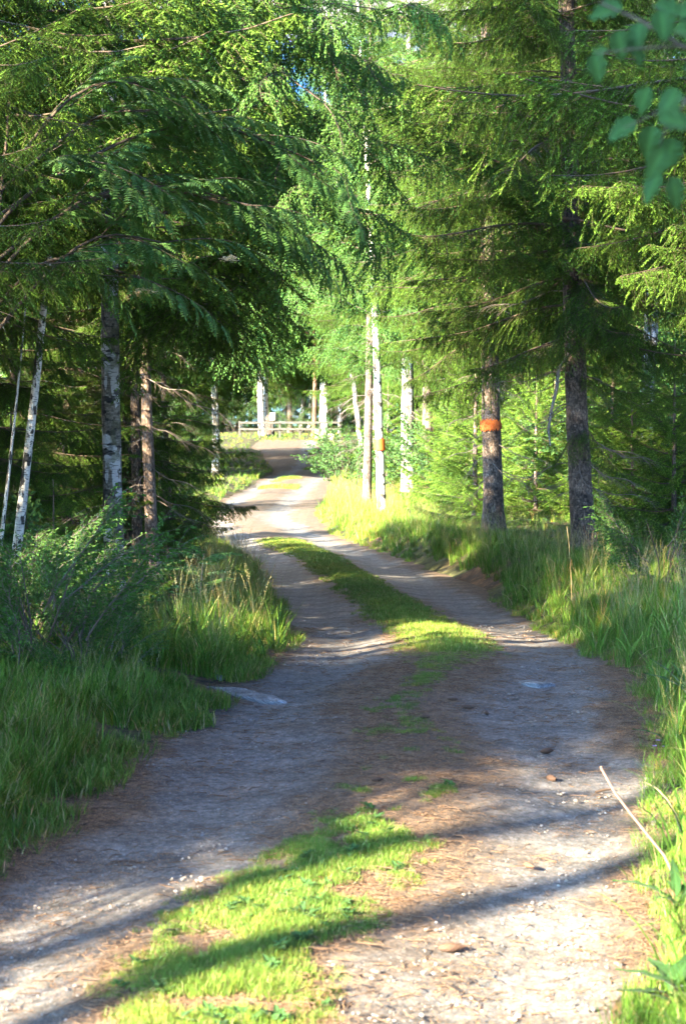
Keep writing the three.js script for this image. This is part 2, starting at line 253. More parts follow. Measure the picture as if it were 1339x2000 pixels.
const G = {
  bough: [11, 12, 13, 14].map((s, i) => spruceBough(s, { hang: [1.1, 1.3, 1.55, 0.95][i], twig: [0.56, 0.6, 0.66, 0.5][i], fresh: [0.5, 0.35, 0.3, 0.6][i] })),
  flatBough: [21, 22, 23].map((s) => spruceBough(s, { L: 1.2, hang: 0.35, twig: 0.34, spacing: 0.045, fresh: 0.6, needleStep: 0.005, nc: [0.075, 0.15, 0.018], nn: [0.19, 0.32, 0.04] })),
  dead: [31, 32].map(deadBough),
  birch: [41, 42, 43].map((s) => leafyBranch(s, { hang: 1.1, twigs: 38, twigLen: 0.6, gap: 0.036 })),
  shrub: [51, 52, 53].map((s) => leafyBranch(s, { L: 1.0, hang: 0.35, twigs: 36, twigLen: 0.32, gap: 0.03, leaf: 0.04, wide: 0.62, col: C.shrub, up: 0.3, woodCol: C.deadWood })),
  hazel: [56, 57].map((s) => leafyBranch(s, { L: 1.1, hang: 0.4, twigs: 16, twigLen: 0.35, gap: 0.07, leaf: 0.085, wide: 0.85, col: [0.07, 0.16, 0.035], up: 0.3 })),
  rowan: [61, 62, 63].map((s) => rowanBranch(s)),
  pine: [71, 72].map(pineTuftBranch),
};

// ---------------------------------------------------------------- tree builders
const spin = (pos, az, pitch, s, roll = 0) => new THREE.Matrix4().makeRotationY(az).multiply(new THREE.Matrix4().makeRotationZ(pitch)).multiply(new THREE.Matrix4().makeRotationX(roll)).scale(V(s, s, s)).setPosition(pos);
function trunkPath(H, lean = [0, 0], bend = 0.1, seed = 1) { const R = rng(seed * 7 + 1), a = R() * 6, f = (h) => V(lean[0] * h + bend * Math.sin(h * 0.5 + a) - bend * Math.sin(a), h, lean[1] * h + bend * Math.cos(h * 0.4 + a) - bend * Math.cos(a)); f.H = H; return f; }
function trunk(tree, f, r, mat, { flare = 0.5, tip = 0.15, seed = 1, sides = 18, rep = 1 } = {}) {
  const mb = new MB(), pts = [], rad = [], R = rng(seed); let h = -0.35; const ph = R() * 6;
  while (h < f.H) { pts.push(f(h)); rad.push(r * (1 - (1 - tip) * Math.max(0, h) / f.H) * (1 + flare * Math.exp(-Math.max(0, h + 0.1) * 4.5))); h += h < 1 ? 0.08 : h < 8 ? 0.25 : 0.8; }
  mb.tube(pts, rad, sides, [1, 1, 1], Math.max(1, Math.round(2 * Math.PI * r / 0.5)) * rep, (a, y) => 1 + 0.16 * flare * Math.max(0, Math.exp(-y * 1.6)) * Math.sin(a * 5 + ph) + (vnoise(a * 2.2 + seed, y * 3) - 0.5) * 0.12 * Math.min(1, Math.sin(a / 2) * 3));
  const o = part('trunk', mb.geo(), mat, tree); o.userData.r = r; return o;
}
function place(tree, list, near, mat = M.needle, partName = 'bough', massName = 'crown') { // near boughs are parts of their own; the others form the crown mass
  const by = new Map();
  for (const [geo, m, isNear] of list) { if (near && isNear) { const o = part(partName, geo, mat, tree); o.applyMatrix4(m); } else { if (!by.has(geo)) by.set(geo, []); by.get(geo).push(m); } }
  for (const [geo, ms] of by) copies(massName, geo, mat, ms, tree);
}
function spruce(pos, { H = 16, r = 0.16, lean = [0, 0], bend = 0.06, h0 = 2.5, Lmax = 2.4, seed = 1, near = false, mat = M.spruceBark, dead = 14, whorl = 0.34, per = 6, skip = null, extra = [], label, group, name = 'spruce_tree', bark = {} }) {
  const tree = thing(name, label, 'tree', pos, group), f = trunkPath(H, lean, bend, seed), R = rng(seed * 13 + 5), list = [];
  trunk(tree, f, r, mat, { seed, ...bark });
  const seen = (h, p) => { const d = -(pos.z + p.z); return h + pos.y < EYE + 0.27 * d + 1 && Math.abs(pos.x + p.x) < 0.2 * d + 2.5 && d > 1; };
  for (let h = h0; h < H - 0.3; h += whorl * (0.75 + R() * 0.5)) for (let k = 0; k < per; k++) {
    const t = (h - h0) / (H - h0), az = (k + R() * 0.8) / per * 2 * Math.PI + h * 2.3, len = Lmax * Math.pow(1 - t, 0.75) * (0.7 + R() * 0.5) * Math.min(1, 0.65 + (h - h0) * 0.3), p = f(h);
    if (skip && skip(h, az, R)) continue; if (len < 0.25) continue;
    list.push([G.bough[Math.floor(R() * 4)], spin(p, az, lerp(-0.12, 0.5, t) + (R() - 0.5) * 0.25, len / 2.2, (R() - 0.5) * 0.4), seen(h, p)]);
  }
  for (const [h, px, py, d, s] of extra) { const p = f(h), tip = at(px, py, d).sub(pos), v = tip.clone().sub(p); list.push([G.bough[Math.floor(R() * 4)], basis(p, v.clone().add(V(0, 0.08 * v.length(), 0)), UPV, (s || 1) * v.length() / 2.2), true]); }
  for (let k = 0; k < dead; k++) { const h = 0.7 + R() * (h0 + 0.6 - 0.7); list.push([G.dead[k % 2], spin(f(h), R() * 6.28, -0.2 + R() * 0.3, 0.35 + R() * 0.7), true, 1]); }
  place(tree, list.filter((x) => !x[3]), near); place(tree, list.filter((x) => x[3]), near, M.twig, 'dead_branch', 'dead_branches');
  tree.userData.path = f; return tree;
}
function youngSpruce(pos, { H = 2.5, seed = 1, Lmax = 1.1, label, group, near = false }) {
  const tree = thing('young_spruce', label, 'tree', pos, group), f = trunkPath(H, [0, 0], 0.03, seed), R = rng(seed * 3 + 2), list = [];
  trunk(tree, f, 0.012 * H + 0.008, M.smoothBark, { seed, sides: 8, flare: 0.2, tip: 0.1 });
  for (let h = 0.12; h < H - 0.1; h += 0.2 * (0.8 + R() * 0.4)) for (let k = 0; k < 5; k++) { const t = h / H, len = Lmax * Math.pow(1 - t, 0.8) * (0.7 + R() * 0.5) + 0.12; list.push([G.flatBough[Math.floor(R() * 3)], spin(f(h), k * 1.257 + R() * 0.9 + h * 3, lerp(0.05, 0.65, t) + (R() - 0.5) * 0.25, len / 1.2, (R() - 0.5) * 0.5), true]); }
  place(tree, list, near); return tree;
}
function leafTree(name, pos, { H = 12, r = 0.12, lean = [0, 0], bend = 0.15, h0 = 3, Lmax = 2, seed = 1, set = G.birch, mat = M.birch, near = false, per = 3, step = 0.35, up = 0.35, label, group, extra = [], nominal = 1.6, flare = 0.4, top = 0.35 }) {
  const tree = thing(name, label, 'tree', pos, group), f = trunkPath(H, lean, bend, seed), R = rng(seed * 17 + 3), list = [];
  trunk(tree, f, r, mat, { seed, flare, tip: 0.2 });
  for (let h = h0; h < H; h += step * (0.7 + R() * 0.6)) for (let k = 0; k < per; k++) {
    const t = (h - h0) / (H - h0), len = Lmax * (top + (1 - top) * Math.sin(Math.PI * Math.min(1, 0.25 + t * 0.75))) * (0.6 + R() * 0.6); list.push([set[Math.floor(R() * set.length)], spin(f(h), k * 6.28 / per + R() * 1.6 + h * 2, up + (R() - 0.5) * 0.5, len / nominal, R() * 0.8 - 0.4), pos.y + h < EYE - 0.27 * pos.z && Math.abs(pos.x) < -0.2 * pos.z + 2.2]);
  }
  for (const [h, px, py, d, n] of extra) limb(tree, f, h, at(px, py, d).sub(pos), set, n, R, list, nominal);
  place(tree, list, near, M.leaf, 'branch', 'crown'); tree.userData.path = f; return tree;
}
function limb(tree, f, h, tip, set, n, R, list, nominal, rad = 0.022) { // a limb from the trunk towards a tip, with leafy branches along it
  const a = f(h), pts = []; for (let i = 0; i <= 8; i++) { const t = i / 8; pts.push(a.clone().lerp(tip, t).add(V(0.07 * Math.sin(t * 5 + h * 9) * t, Math.sin(t * Math.PI) * 0.2 * a.distanceTo(tip), 0.12 * Math.sin(t * 6 + h * 5)))); }
  const mb = new MB(); mb.tube(pts, pts.map((_, i) => lerp(rad, 0.005, i / 8)), 7, tone(C.wood, 0.6)); part('limb', mb.geo(), M.twig, tree);
  for (let k = 0; k < n; k++) { const t = 0.25 + 0.75 * k / Math.max(1, n - 1), i = Math.min(7, Math.floor(t * 8)), p = pts[i].clone().lerp(pts[i + 1], t * 8 - i), d = pts[i + 1].clone().sub(pts[i]).normalize().add(V((R() - 0.5) * 1.5, (R() - 0.6) * 0.7, (R() - 0.5) * 1.5)).normalize(); list.push([set[k % set.length], basis(p, d, V((R() - 0.5) * 0.5, 1, (R() - 0.5) * 0.5), (0.55 + R() * 0.35) * (nominal > 1.2 ? 0.75 : 1)), true]); }
}
function shrub(pos, { h = 1.3, w = 1, n = 16, seed = 1, set = G.shrub, label, group, name = 'shrub', nominal = 1, near = false, tint }) {
  const o = thing(name, label, 'shrub', pos, group), R = rng(seed * 5 + 11), list = [];
  for (let k = 0; k < n; k++) { const az = R() * 6.28, rr = Math.sqrt(R()) * w * 0.5, y = R() * h * 0.72; list.push([set[Math.floor(R() * set.length)], spin(V(Math.cos(az) * rr, y * 0.9 - 0.03, Math.sin(az) * rr), -az + (R() - 0.5), 0.2 + R() * 0.9, (0.45 + R() * 0.4) * Math.min(1.15, h) / nominal, R() * 0.8 - 0.4), true]); }
  const mb = new MB(); for (let k = 0; k < 5; k++) { const az = R() * 6.28, e = V(Math.cos(az) * w * 0.35, h * 0.8, Math.sin(az) * w * 0.35); mb.tube([V(0, -0.06, 0), e.clone().multiplyScalar(0.4).add(V(0.03, 0.05, 0)), e], [0.007, 0.006, 0.003], 5, C.wood); }
  const st = part('stems', mb.geo(), M.twig, o); st.userData.kind = 'stuff';
  place(o, list, near, M.leaf, 'branch', 'foliage'); return o;
}
// ---------------------------------------------------------------- ground sheet and road
{
  const ds = []; for (let d = -40; d < 4; d += 2) ds.push(d); for (let d = 4; d < 420; d *= d < 60 ? 1.012 : 1.05) ds.push(d);
  const us = []; for (let u = -1; u <= 1.0001; u += 1 / 110) us.push(Math.sign(u) * (Math.abs(u) * 6 + 110 * Math.pow(Math.abs(u), 7)));
  const mb = new MB(), W = us.length;
  for (const d of ds) for (const u of us) {
    const x = roadC(clamp(d, -30, 104)) + u * (1 + Math.max(0, d - 60) / 60), y = ground(x, d), e = 0.05, nx = -(ground(x + e, d) - ground(x - e, d)) / (2 * e), nz = (ground(x, d + e) - ground(x, d - e)) / (2 * e), l = Math.hypot(nx, 1, nz);
    const f = fbm(x * 0.9, d * 0.9, 3), m = sstep(0.45, 0.62, f), col = mix3([0.42, 0.3, 0.2], [0.2, 0.3, 0.09], d > 60 ? 0.8 : m);   // brown needle litter, green moss
    mb.v(x, y, -d, nx / l, 1 / l, nz / l, col, x / 1.5, d / 1.5);
  }
  for (let i = 1; i < ds.length; i++) for (let j = 1; j < W; j++) { const q = i * W + j; mb.i.push(q, q - 1, q - W - 1, q, q - W - 1, q - W); }
  setting('forest_floor', mb.geo(), M.soil).userData.label = 'forest floor of brown needle litter and moss beside the track';
}
const strip = table([[4.2, -0.42, 0.36], ...[[2000, 180, 640], [1900, 235, 665], [1800, 320, 760], [1700, 480, 835], [1650, 590, 865], [1600, 620, 900], [1500, 700, 935], [1400, 680, 830], [1330, 795, 870], [1285, 775, 985], [1250, 768, 955], [1200, 700, 855], [1150, 650, 765], [1100, 585, 682], [1060, 500, 602], [1035, 448, 545], [1010, 440, 500]].map(([y, l, r]) => { const a = hit(l, y, (x, d) => profile(d)), b = hit(r, y, (x, d) => profile(d)); return [-(a.z + b.z) / 2, (a.x + b.x) / 2, (b.x - a.x) / 2]; }), [60, -2.2, 0.5], [75, -1.6, 0.6], [85, -1.2, 0.5], [110, -1, 0.5]]);
const stripDensity = table([[3, 1], [5.8, 1], [6.7, 0.75], [7.2, 0.55], [8.4, 0.55], [9, 0.46], [11, 0.46], [11.4, 0.55], [12.6, 0.7], [13.6, 1], [34, 1], [40, 0.25], [55, 0.3], [62, 0.75], [70, 0.3], [85, 0.6], [110, 0.5]]);
function roadSurface(x, d) { // crowned middle, two shallow wheel tracks
  const c = strip(d, 1), o = x - c, tr = Math.abs(Math.abs(o) - 0.85); return profile(d) + 0.005 + 0.035 * Math.exp(-o * o * 4) - 0.03 * Math.exp(-tr * tr * 9) + (fbm(x * 2.5, d * 2.5, 3) - 0.5) * 0.03;
}
{
  const ds = []; for (let d = -28; d < 3; d += 1) ds.push(d); for (let d = 3; d < 105; d *= 1.0065) ds.push(d);
  const mb = new MB(), N = 110;
  for (const d of ds) {
    const c = roadC(d), w = roadW(d) + 0.3;
    for (let j = 0; j <= N; j++) {
      const x = c + (j / N * 2 - 1) * w, e = 0.04, y = roadSurface(x, d) - 0.02 * sstep(w - 0.25, w, Math.abs(x - c)), nx = -(roadSurface(x + e, d) - roadSurface(x - e, d)) / (2 * e), nz = (roadSurface(x, d + e) - roadSurface(x, d - e)) / (2 * e), l = Math.hypot(nx, 1, nz);
      const o = Math.abs(x - strip(d, 1)), tr = Math.abs(o - 0.8), n1 = fbm(x * 2.2 + 4, d * 1.1, 4), n2 = fbm(x * 9, d * 6, 3), n3 = fbm(x * 24, d * 24, 2);
      let g = 1 - sstep(0.14, 0.5, tr + (n1 - 0.5) * 0.5 + (n2 - 0.5) * 0.35); // bare gravel in the tracks, needle litter beside them
      g = clamp(g + 0.25 * (n3 - 0.5)); const edge = sstep(roadW(d) - 0.25, roadW(d) + 0.1, Math.abs(x - c) + (n2 - 0.5) * 0.3);
      let col = mix3([0.44, 0.31, 0.22], [0.54, 0.52, 0.52], g); col = mix3(col, [0.34, 0.22, 0.14], edge);
      mb.v(x, y, -d, nx / l, 1 / l, nz / l, tone(col, 0.92 + 0.25 * (n3 - 0.5)), x / 0.6, d / 0.6);
    }
  }
  for (let i = 1; i < ds.length; i++) for (let j = 1; j <= N; j++) { const q = i * (N + 1) + j; mb.i.push(q, q - 1, q - N - 2, q, q - N - 2, q - N - 1); }
  setting('road', mb.geo(), M.road).userData.label = 'gravel forest track with two bare wheel ruts';
}

// ---------------------------------------------------------------- gravel, fallen needles
const inView = (x, d, m = 0.4) => d > 0 && Math.abs(x) < 0.197 * d + m;
{
  const R = rng(91), stoneG = [0, 1, 2].map(() => { const mb = new MB(); for (let k = 0; k < 22; k++) { const s = 0.002 + 0.006 * Math.pow(R(), 4), px = (R() - 0.5) * 0.22, pz = (R() - 0.5) * 0.22, g = new THREE.IcosahedronGeometry(s, 0), P = g.attributes.position, col = tone(mix3([0.2, 0.2, 0.21], [0.27, 0.22, 0.17], R()), 0.6 + R() * 0.7), sx = 0.8 + R() * 0.5, sy = 0.5 + R() * 0.3; const q = (i) => V(px + P.getX(i) * sx, s * 0.25 + P.getY(i) * sy, pz + P.getZ(i)); for (let i = 0; i < P.count; i += 3) mb.tri(q(i), q(i + 1), q(i + 2), col); } return mb.geo(); });
  const needG = [0, 1, 2].map(() => { const mb = new MB(); for (let k = 0; k < 70; k++) { const a = R() * 6.28, l = 0.008 + R() * 0.014, w = 0.0012, p = V((R() - 0.5) * 0.26, 0.001 + R() * 0.008, (R() - 0.5) * 0.26), d = V(Math.cos(a) * l, (R() - 0.5) * 0.006, Math.sin(a) * l), s = V(-Math.sin(a) * w, 0, Math.cos(a) * w), col = tone(mix3([0.28, 0.14, 0.07], [0.4, 0.26, 0.14], R()), 0.6 + R() * 0.7); mb.tri(p.clone().add(s), p.clone().sub(s), p.clone().add(d), col); } for (let k = 0; k < 3; k++) { const p = V((R() - 0.5) * 0.24, 0.004, (R() - 0.5) * 0.24), a = R() * 6.28; mb.tube([p, p.clone().add(V(Math.cos(a) * 0.03, 0.004, Math.sin(a) * 0.03)), p.clone().add(V(Math.cos(a + 0.4) * 0.06, 0.002, Math.sin(a + 0.4) * 0.06))], [0.0018, 0.0016, 0.001], 4, [0.13, 0.08, 0.05]); } return mb.geo(); });
  const st = [[], [], []], nd = [[], [], []];
  for (let k = 0; k < 9000; k++) {
    const d = 4.2 + 13 * Math.pow(R(), 1.5), c = roadC(d), x = c + (R() * 2 - 1) * (roadW(d) + 0.15); if (!inView(x, d)) continue;
    const o = Math.abs(x - strip(d, 1)), tr = Math.abs(o - 0.8), m = spin(V(x, roadSurface(x, d) + 0.001, -d), R() * 6.28, 0, 0.8 + R() * 0.5), edge = Math.abs(x - c) > roadW(d) - 0.5;
    if (tr + (fbm(x * 2.2 + 4, d * 1.1, 4) - 0.5) * 0.5 < 0.42) { if (R() < 0.06) st[k % 3].push(m); else if (R() < 0.12) nd[k % 3].push(m); } else if (R() < (edge ? 0.95 : 0.6)) nd[k % 3].push(m);
  }
  massOf('gravel', 'loose grey stones lying in the wheel tracks', 'gravel', stoneG.map((g, i) => [g, st[i]]), M.stone);
  massOf('fallen_needles', 'brown fallen spruce needles strewn over the track', 'needles', needG.map((g, i) => [g, nd[i]]), M.litter);
}

// ---------------------------------------------------------------- grass
function tuft(seed, { n = 34, h = 0.4, w = 0.0055, spread = 0.09, bend = 0.5, dry = 0.08, heads = 0, col = C.grass, seg = 4 }) {
  const R = rng(seed), mb = new MB();
  for (let k = 0; k < n; k++) {
    const a = R() * 6.28, len = h * (0.45 + 0.65 * R()), ba = bend * (0.3 + R()), rr = Math.sqrt(R()) * spread, o = V(Math.cos(a * 3.1) * rr, -0.02, Math.sin(a * 3.1) * rr), side = V(-Math.sin(a), 0, Math.cos(a)), c = tone(R() < dry ? C.dry : mix3(col, [col[0] * 1.7, col[1] * 1.25, col[2]], R() * 0.7), 0.75 + R() * 0.5), ww = w * (0.7 + R() * 0.6);
    let p = o.clone(), th = 0.1 + R() * 0.25, pl = null, pr = null;
    for (let s = 0; s <= seg; s++) { const t = s / seg, wd = ww * (1 - t * t) * 0.5, l = p.clone().addScaledVector(side, -wd), r = p.clone().addScaledVector(side, wd); if (s) { mb.tri(pl, pr, s === seg ? p : r, c); if (s < seg) mb.tri(pl, r, l, c); } pl = l; pr = r; const dl = len / seg; p = p.clone().add(V(Math.cos(a) * Math.sin(th) * dl, Math.cos(th) * dl, Math.sin(a) * Math.sin(th) * dl)); th += ba / seg * 1.6; }
  }
  for (let k = 0; k < heads; k++) { const a = R() * 6.28, len = h * (1.3 + R() * 0.6), lx = Math.cos(a) * len * 0.22, lz = Math.sin(a) * len * 0.22, c = mix3(C.grass, C.dry, 0.45 + R() * 0.4), pt = (t) => V(lx * t * t, len * t, lz * t * t); mb.tube([pt(0), pt(0.4), pt(0.75), pt(1)], [0.0012, 0.001, 0.0008, 0.0005], 3, c); for (let j = 0; j < 14; j++) { const t = 0.78 + 0.22 * j / 14, p = pt(t), b = R() * 6.28, l = 0.018 * (1.2 - (t - 0.78) * 3); mb.tri(p, p.clone().add(V(0, 0.006, 0)), p.clone().add(V(Math.cos(b) * l, 0.008, Math.sin(b) * l)), [0.22, 0.2, 0.11]); } }
  return mb.geo();
}
const GT = { tall: [201, 202, 203].map((s) => tuft(s, { n: 40, h: 0.5, bend: 0.75, heads: s === 203 ? 5 : 0 })), mid: [211, 212, 213].map((s) => tuft(s, { n: 38, h: 0.26, bend: 0.8, spread: 0.08, dry: 0.12 })), low: [221, 222, 223].map((s) => tuft(s, { n: 44, h: 0.085, w: 0.004, spread: 0.07, bend: 0.7, dry: 0.15, seg: 3, col: [0.085, 0.165, 0.028] })) };
GT.broad = [241, 242].map((s) => tuft(s, { n: 13, h: 0.5, w: 0.013, bend: 1.25, spread: 0.05, dry: 0.05, seg: 6, col: [0.085, 0.19, 0.03] }));
const herb = [231, 232].map((s) => { const R = rng(s), mb = new MB(); for (let k = 0; k < 12; k++) { const a = R() * 6.28, d = V(Math.cos(a), 0.35 + R() * 0.6, Math.sin(a)).normalize(), n = V(-Math.cos(a) * 0.5, 1, -Math.sin(a) * 0.5); leafInto(mb, V((R() - 0.5) * 0.08, R() * 0.08, (R() - 0.5) * 0.08), d, n.addScaledVector(d, -n.dot(d)).normalize(), 0.05 + R() * 0.06, 0.03 + R() * 0.025, tone([0.05, 0.13, 0.035], 0.7 + R() * 0.6)); } return mb.geo(); });
const low = [[], [], []], mid = [[], [], []], tall = [[], [], []], herbs = [[], []], broad = [[], []], tints = { low: [[], [], []], mid: [[], [], []], tall: [[], [], []] };
{
  const R = rng(77), tint = (x, d) => { const f = fbm(x * 0.7 + 3, d * 0.7, 3), k = 0.8 + 0.4 * R(); return new THREE.Color().setRGB(k * lerp(0.75, 1.4, f) * (R() < 0.06 ? 1.6 : 1), k * lerp(0.9, 1.2, f), k * lerp(0.7, 1.1, R())); };
  const put = (set, key, k, x, d, y, s) => { set[k].push(spin(V(x, y, -d), R() * 6.28, (R() - 0.5) * 0.2, s)); const t = set === low ? tints.low : set === mid ? tints.mid : set === tall ? tints.tall : null; if (t) t[k].push(tint(x, d)); };
  for (let k = 0; k < 24000; k++) { // green strip between the wheel tracks
    const d = 4 + (k < 12000 ? 4.2 * R() : 30 * R()), c = strip(d, 1), w = strip(d, 2) * 1.12, x = c + (R() + R() - 1) * w * 1.05; if (!inView(x, d)) continue;
    const q = 0.6 * fbm(x * 4.5, d * 3.2, 3) + 0.4 * fbm(x * 14, d * 14, 2), keep = stripDensity(d) * 1.02 - 0.25 * Math.pow(Math.abs(x - c) / w, 3); if (q > 0.26 + keep * (d < 9 ? 0.27 : 0.5) || (d > 9 && R() > 0.8)) continue;
    put(low, 'low', k % 3, x, d, roadSurface(x, d), (0.3 + R() * 0.6) * (d > 13 ? 1.25 : d > 7 ? 0.6 : 0.85) * (1 - 0.45 * Math.min(1, ((x - c) / w) ** 2))); if (d < 9 && R() < 0.012) put(herbs, 'herb', k % 2, x, d, roadSurface(x, d), 0.25 + R() * 0.2);
  }
  for (let k = 0; k < 1500; k++) { const d = 55 + 52 * R(), x = strip(d, 1) + (R() - 0.5) * 1.2; if (fbm(x * 0.8, d * 0.25, 2) > 0.5) put(low, 'low', k % 3, x, d, roadSurface(x, d), 2); }
  for (let k = 0; k < 26000; k++) { // verges
    const d = 4 + 46 * Math.pow(R(), 1.55), left = R() < 0.45, e = Math.pow(R(), 1.35) * (left ? 4.5 : 6.5), c = roadC(d), w = roadW(d), ragged = (fbm(d * 1.4 + (left ? 50 : 0), e * 0.5, 3) - 0.5) * 0.55, x = left ? c - w - e + 0.12 : c + w + e - 0.08; if (!inView(x, d, 1.2)) continue;
    const y = ground(x, d), near = e + ragged < 0.28; if (e + ragged < 0.02) continue;
    const bare = fbm(x * 1.1 + 20, d * 1.1, 3); if (left && d < 10 && bare > 0.72 && e > 0.3) continue; if (!left && d > 20 && d < 28 && e < 0.32) continue; if (left && d > 10.5 && d < 11.3 && e < 0.7) continue;                    // dry patches in the left verge
    const hgt = left ? (d < 10.6 ? 0.4 : e > 1 || d > 27 ? 0.36 : 0.66) : (d < 9 ? 0.62 : e > 1.2 ? 0.45 : 0.62);
    if (near) put(mid, 'mid', k % 3, x, d, y, (0.5 + R() * 0.5) * hgt); else if (e < 3.2 || R() < 0.5) put(R() < 0.62 ? tall : mid, R() < 2 ? 'skip' : '', k % 3, x, d, y, (0.6 + R() * 0.6) * hgt);
    if (R() < 0.05 && e > 0.12) put(broad, 'skip', k % 2, x, d, y, (0.7 + R() * 0.6) * Math.min(1, hgt + 0.2)); if (R() < 0.1 && e > 0.5) put(herbs, 'herb', k % 2, x, d, y, 0.45 + R() * 0.5);
  }
  for (let k = 0; k < 7000; k++) { const d = 5 + 7.5 * R(), e = 0.05 + 2.6 * Math.pow(R(), 1.2), c = roadC(d), x = c - roadW(d) - e + 0.1; if (!inView(x, d, 0.6)) continue; const rag = (fbm(d * 1.4 + 50, e * 0.5, 3) - 0.5) * 0.5; if (e + rag < 0.05 || (d > 10.5 && d < 11.3 && e < 0.7) || fbm(x * 1.1 + 20, d * 1.1, 3) > 0.75) continue; put(e + rag < 0.3 ? low : mid, e + rag < 0.3 ? 'low' : 'skip', k % 3, x, d, ground(x, d), e + rag < 0.3 ? 1.2 + R() * 0.6 : 0.5 + R() * 0.55); }
  for (let k = 0; k < 9000; k++) { const d = 40 + 75 * R(), x = (R() - 0.5) * 0.5 * d, s = Math.abs(x - roadC(d)) - roadW(d); if (s < 0.1 && d < 103) continue; put(mid, 'skip', k % 3, x, d, ground(x, d), 0.7 + R() * 0.6); }
}
massOf('grass', 'short grass growing between the wheel tracks', 'grass', GT.low.map((g, i) => [g, low[i], tints.low[i]]), M.grass);
massOf('verge_grass', 'long green grass along both sides of the track', 'grass', [...GT.mid.map((g, i) => [g, mid[i], tints.mid[i]]), ...GT.tall.map((g, i) => [g, tall[i], tints.tall[i]]), ...GT.broad.map((g, i) => [g, broad[i]])], M.grass);
massOf('ground_herbs', 'small broad leaved herbs among the verge grass', 'herbs', herb.map((g, i) => [g, herbs[i]]), M.leaf);

// ---------------------------------------------------------------- the marked trees and the others that can be told apart
const leanTo = (base, px, py, d) => { const p = at(px, py, d).sub(base); return [p.x / p.y, p.z / p.y]; };
function band(tree, f, h, tall_, r, from, to, label, mat = M.paint) { // sprayed ring with a ragged edge
  const mb = new MB(), N = 40, R = rng(5); let k0 = 0;
  for (let i = 0; i <= N; i++) { const t = i / N, a = lerp(from, to, t), e = Math.min(1, Math.min(t, 1 - t) * 7 + (to - from > 6 ? 1 : 0)); for (let j = 0; j <= 4; j++) { const y = h + (j / 4 - 0.5) * tall_ * (0.35 + 0.65 * e) + (j === 0 || j === 4 ? (R() - 0.5) * tall_ * (to - from > 6 ? 0.12 : 0.4) : 0), p = f(y), n = V(Math.sin(a), 0, Math.cos(a)); mb.v(p.x + n.x * r, y, p.z + n.z * r, n.x, 0, n.z, [1, 1, 1], t * 2, y * 1.3); if (i && j) { const q = i * 5 + j; mb.i.push(q, q - 5, q - 6, q, q - 6, q - 1); } } }
  const o = part('paint_band', mb.geo(), mat, tree); o.userData.label = label; return o;
}
const B6 = onGround(964, 1046), t6 = spruce(B6, { H: 16, r: 0.175, lean: leanTo(B6, 955, 400, -B6.z), bend: 0.02, h0: 3.3, Lmax: 3, skip: (h, az, R) => h < 5.5 && Math.sin(az) < -0.25 && R() < 0.6, seed: 6, near: true, dead: 30, label: 'large spruce with an orange ring sprayed round its trunk', bark: { flare: 0.75 }, extra: [[3.6, 820, 500, 27], [3.9, 1080, 560, 27]] });
band(t6, t6.userData.path, EYE - B6.y + 20 / 3400 * -B6.z, 0.17, 0.191, -1.9, 1.05, 'rust orange paint band');
const B7 = onGround(1140, 1082), t7 = spruce(B7, { H: 15, r: 0.165, lean: leanTo(B7, 1112, 400, -B7.z), bend: 0.04, h0: 2.9, Lmax: 3, skip: (h, az, R) => h < 4.5 && Math.sin(az) < -0.3 && R() < 0.5, seed: 7, near: true, dead: 34, label: 'shaded spruce with shaggy dead twigs, no paint, beside the tall grass', extra: [[1.75, 1080, 930, 22.5, 0.8], [1.8, 1260, 950, 23, 0.8], [2.4, 1250, 760, 22.5], [4.6, 740, 150, 22.3, 1], [4.3, 980, 330, 21.5], [3.6, 1010, 470, 22], [3.2, 1250, 640, 22]] });
{ // hanging dead limb on the shaded spruce
  const d = -B7.z - 0.1, q = [[1108, 690], [1090, 720], [1086, 760], [1076, 800], [1070, 840], [1074, 872]].map(([x, y], i) => at(x, y, d - 0.02 * i).sub(B7)), mb = new MB(); mb.tube(q, [0.03, 0.026, 0.024, 0.02, 0.016, 0.01], 7, [0.26, 0.23, 0.21]); part('dead_limb', mb.geo(), M.twig, t7).userData.label = 'crooked grey limb hanging down';
}
const B8 = onGround(746, 1006), t8 = leafTree('birch_tree', B8, { H: 12, r: 0.105, lean: leanTo(B8, 730, 670, -B8.z), bend: 0.03, h0: 3.1, Lmax: 1.6, seed: 8, near: true, label: 'slender white birch with an orange square band on its trunk', flare: 0.25, per: 5, step: 0.3 });
band(t8, t8.userData.path, EYE - B8.y - 18 / 3400 * -B8.z, 0.24, 0.122, -3.1416, 3.1416, 'light orange paint band', std({ color: new THREE.Color().setRGB(0.6, 0.1, 0.01), roughness: 0.7 }));
const B9 = onGround(797, 978); spruce(B9, { H: 14, r: 0.19, lean: leanTo(B9, 797, 600, -B9.z), bend: 0.02, h0: 4.4, Lmax: 2.6, seed: 9, near: true, dead: 10, mat: M.oldBirch, label: 'thick pale trunk just right of the slender banded birch' });
const B10 = onGround(1248, 1015); leafTree('birch_tree', B10, { H: 15, r: 0.17, lean: leanTo(B10, 1285, 450, -B10.z), bend: 0.03, h0: 5.5, Lmax: 2.2, seed: 10, near: true, mat: M.oldBirch, label: 'grey barked birch half hidden behind dark spruce boughs' });
const B11 = onGround(716, 985); spruce(B11, { H: 13, r: 0.11, lean: leanTo(B11, 719, 640, -B11.z), bend: 0.02, h0: 5, Lmax: 2, seed: 111, near: true, dead: 16, label: 'thin brown spruce trunk standing behind the banded birch' });
const B12 = onGround(712, 935); leafTree('birch_tree', B12, { H: 14, r: 0.11, lean: leanTo(B12, 690, 700, -B12.z), bend: 0.05, h0: 4.8, Lmax: 2, seed: 12, near: true, mat: M.oldBirch, label: 'dark leaning birch stem further up the right verge' });
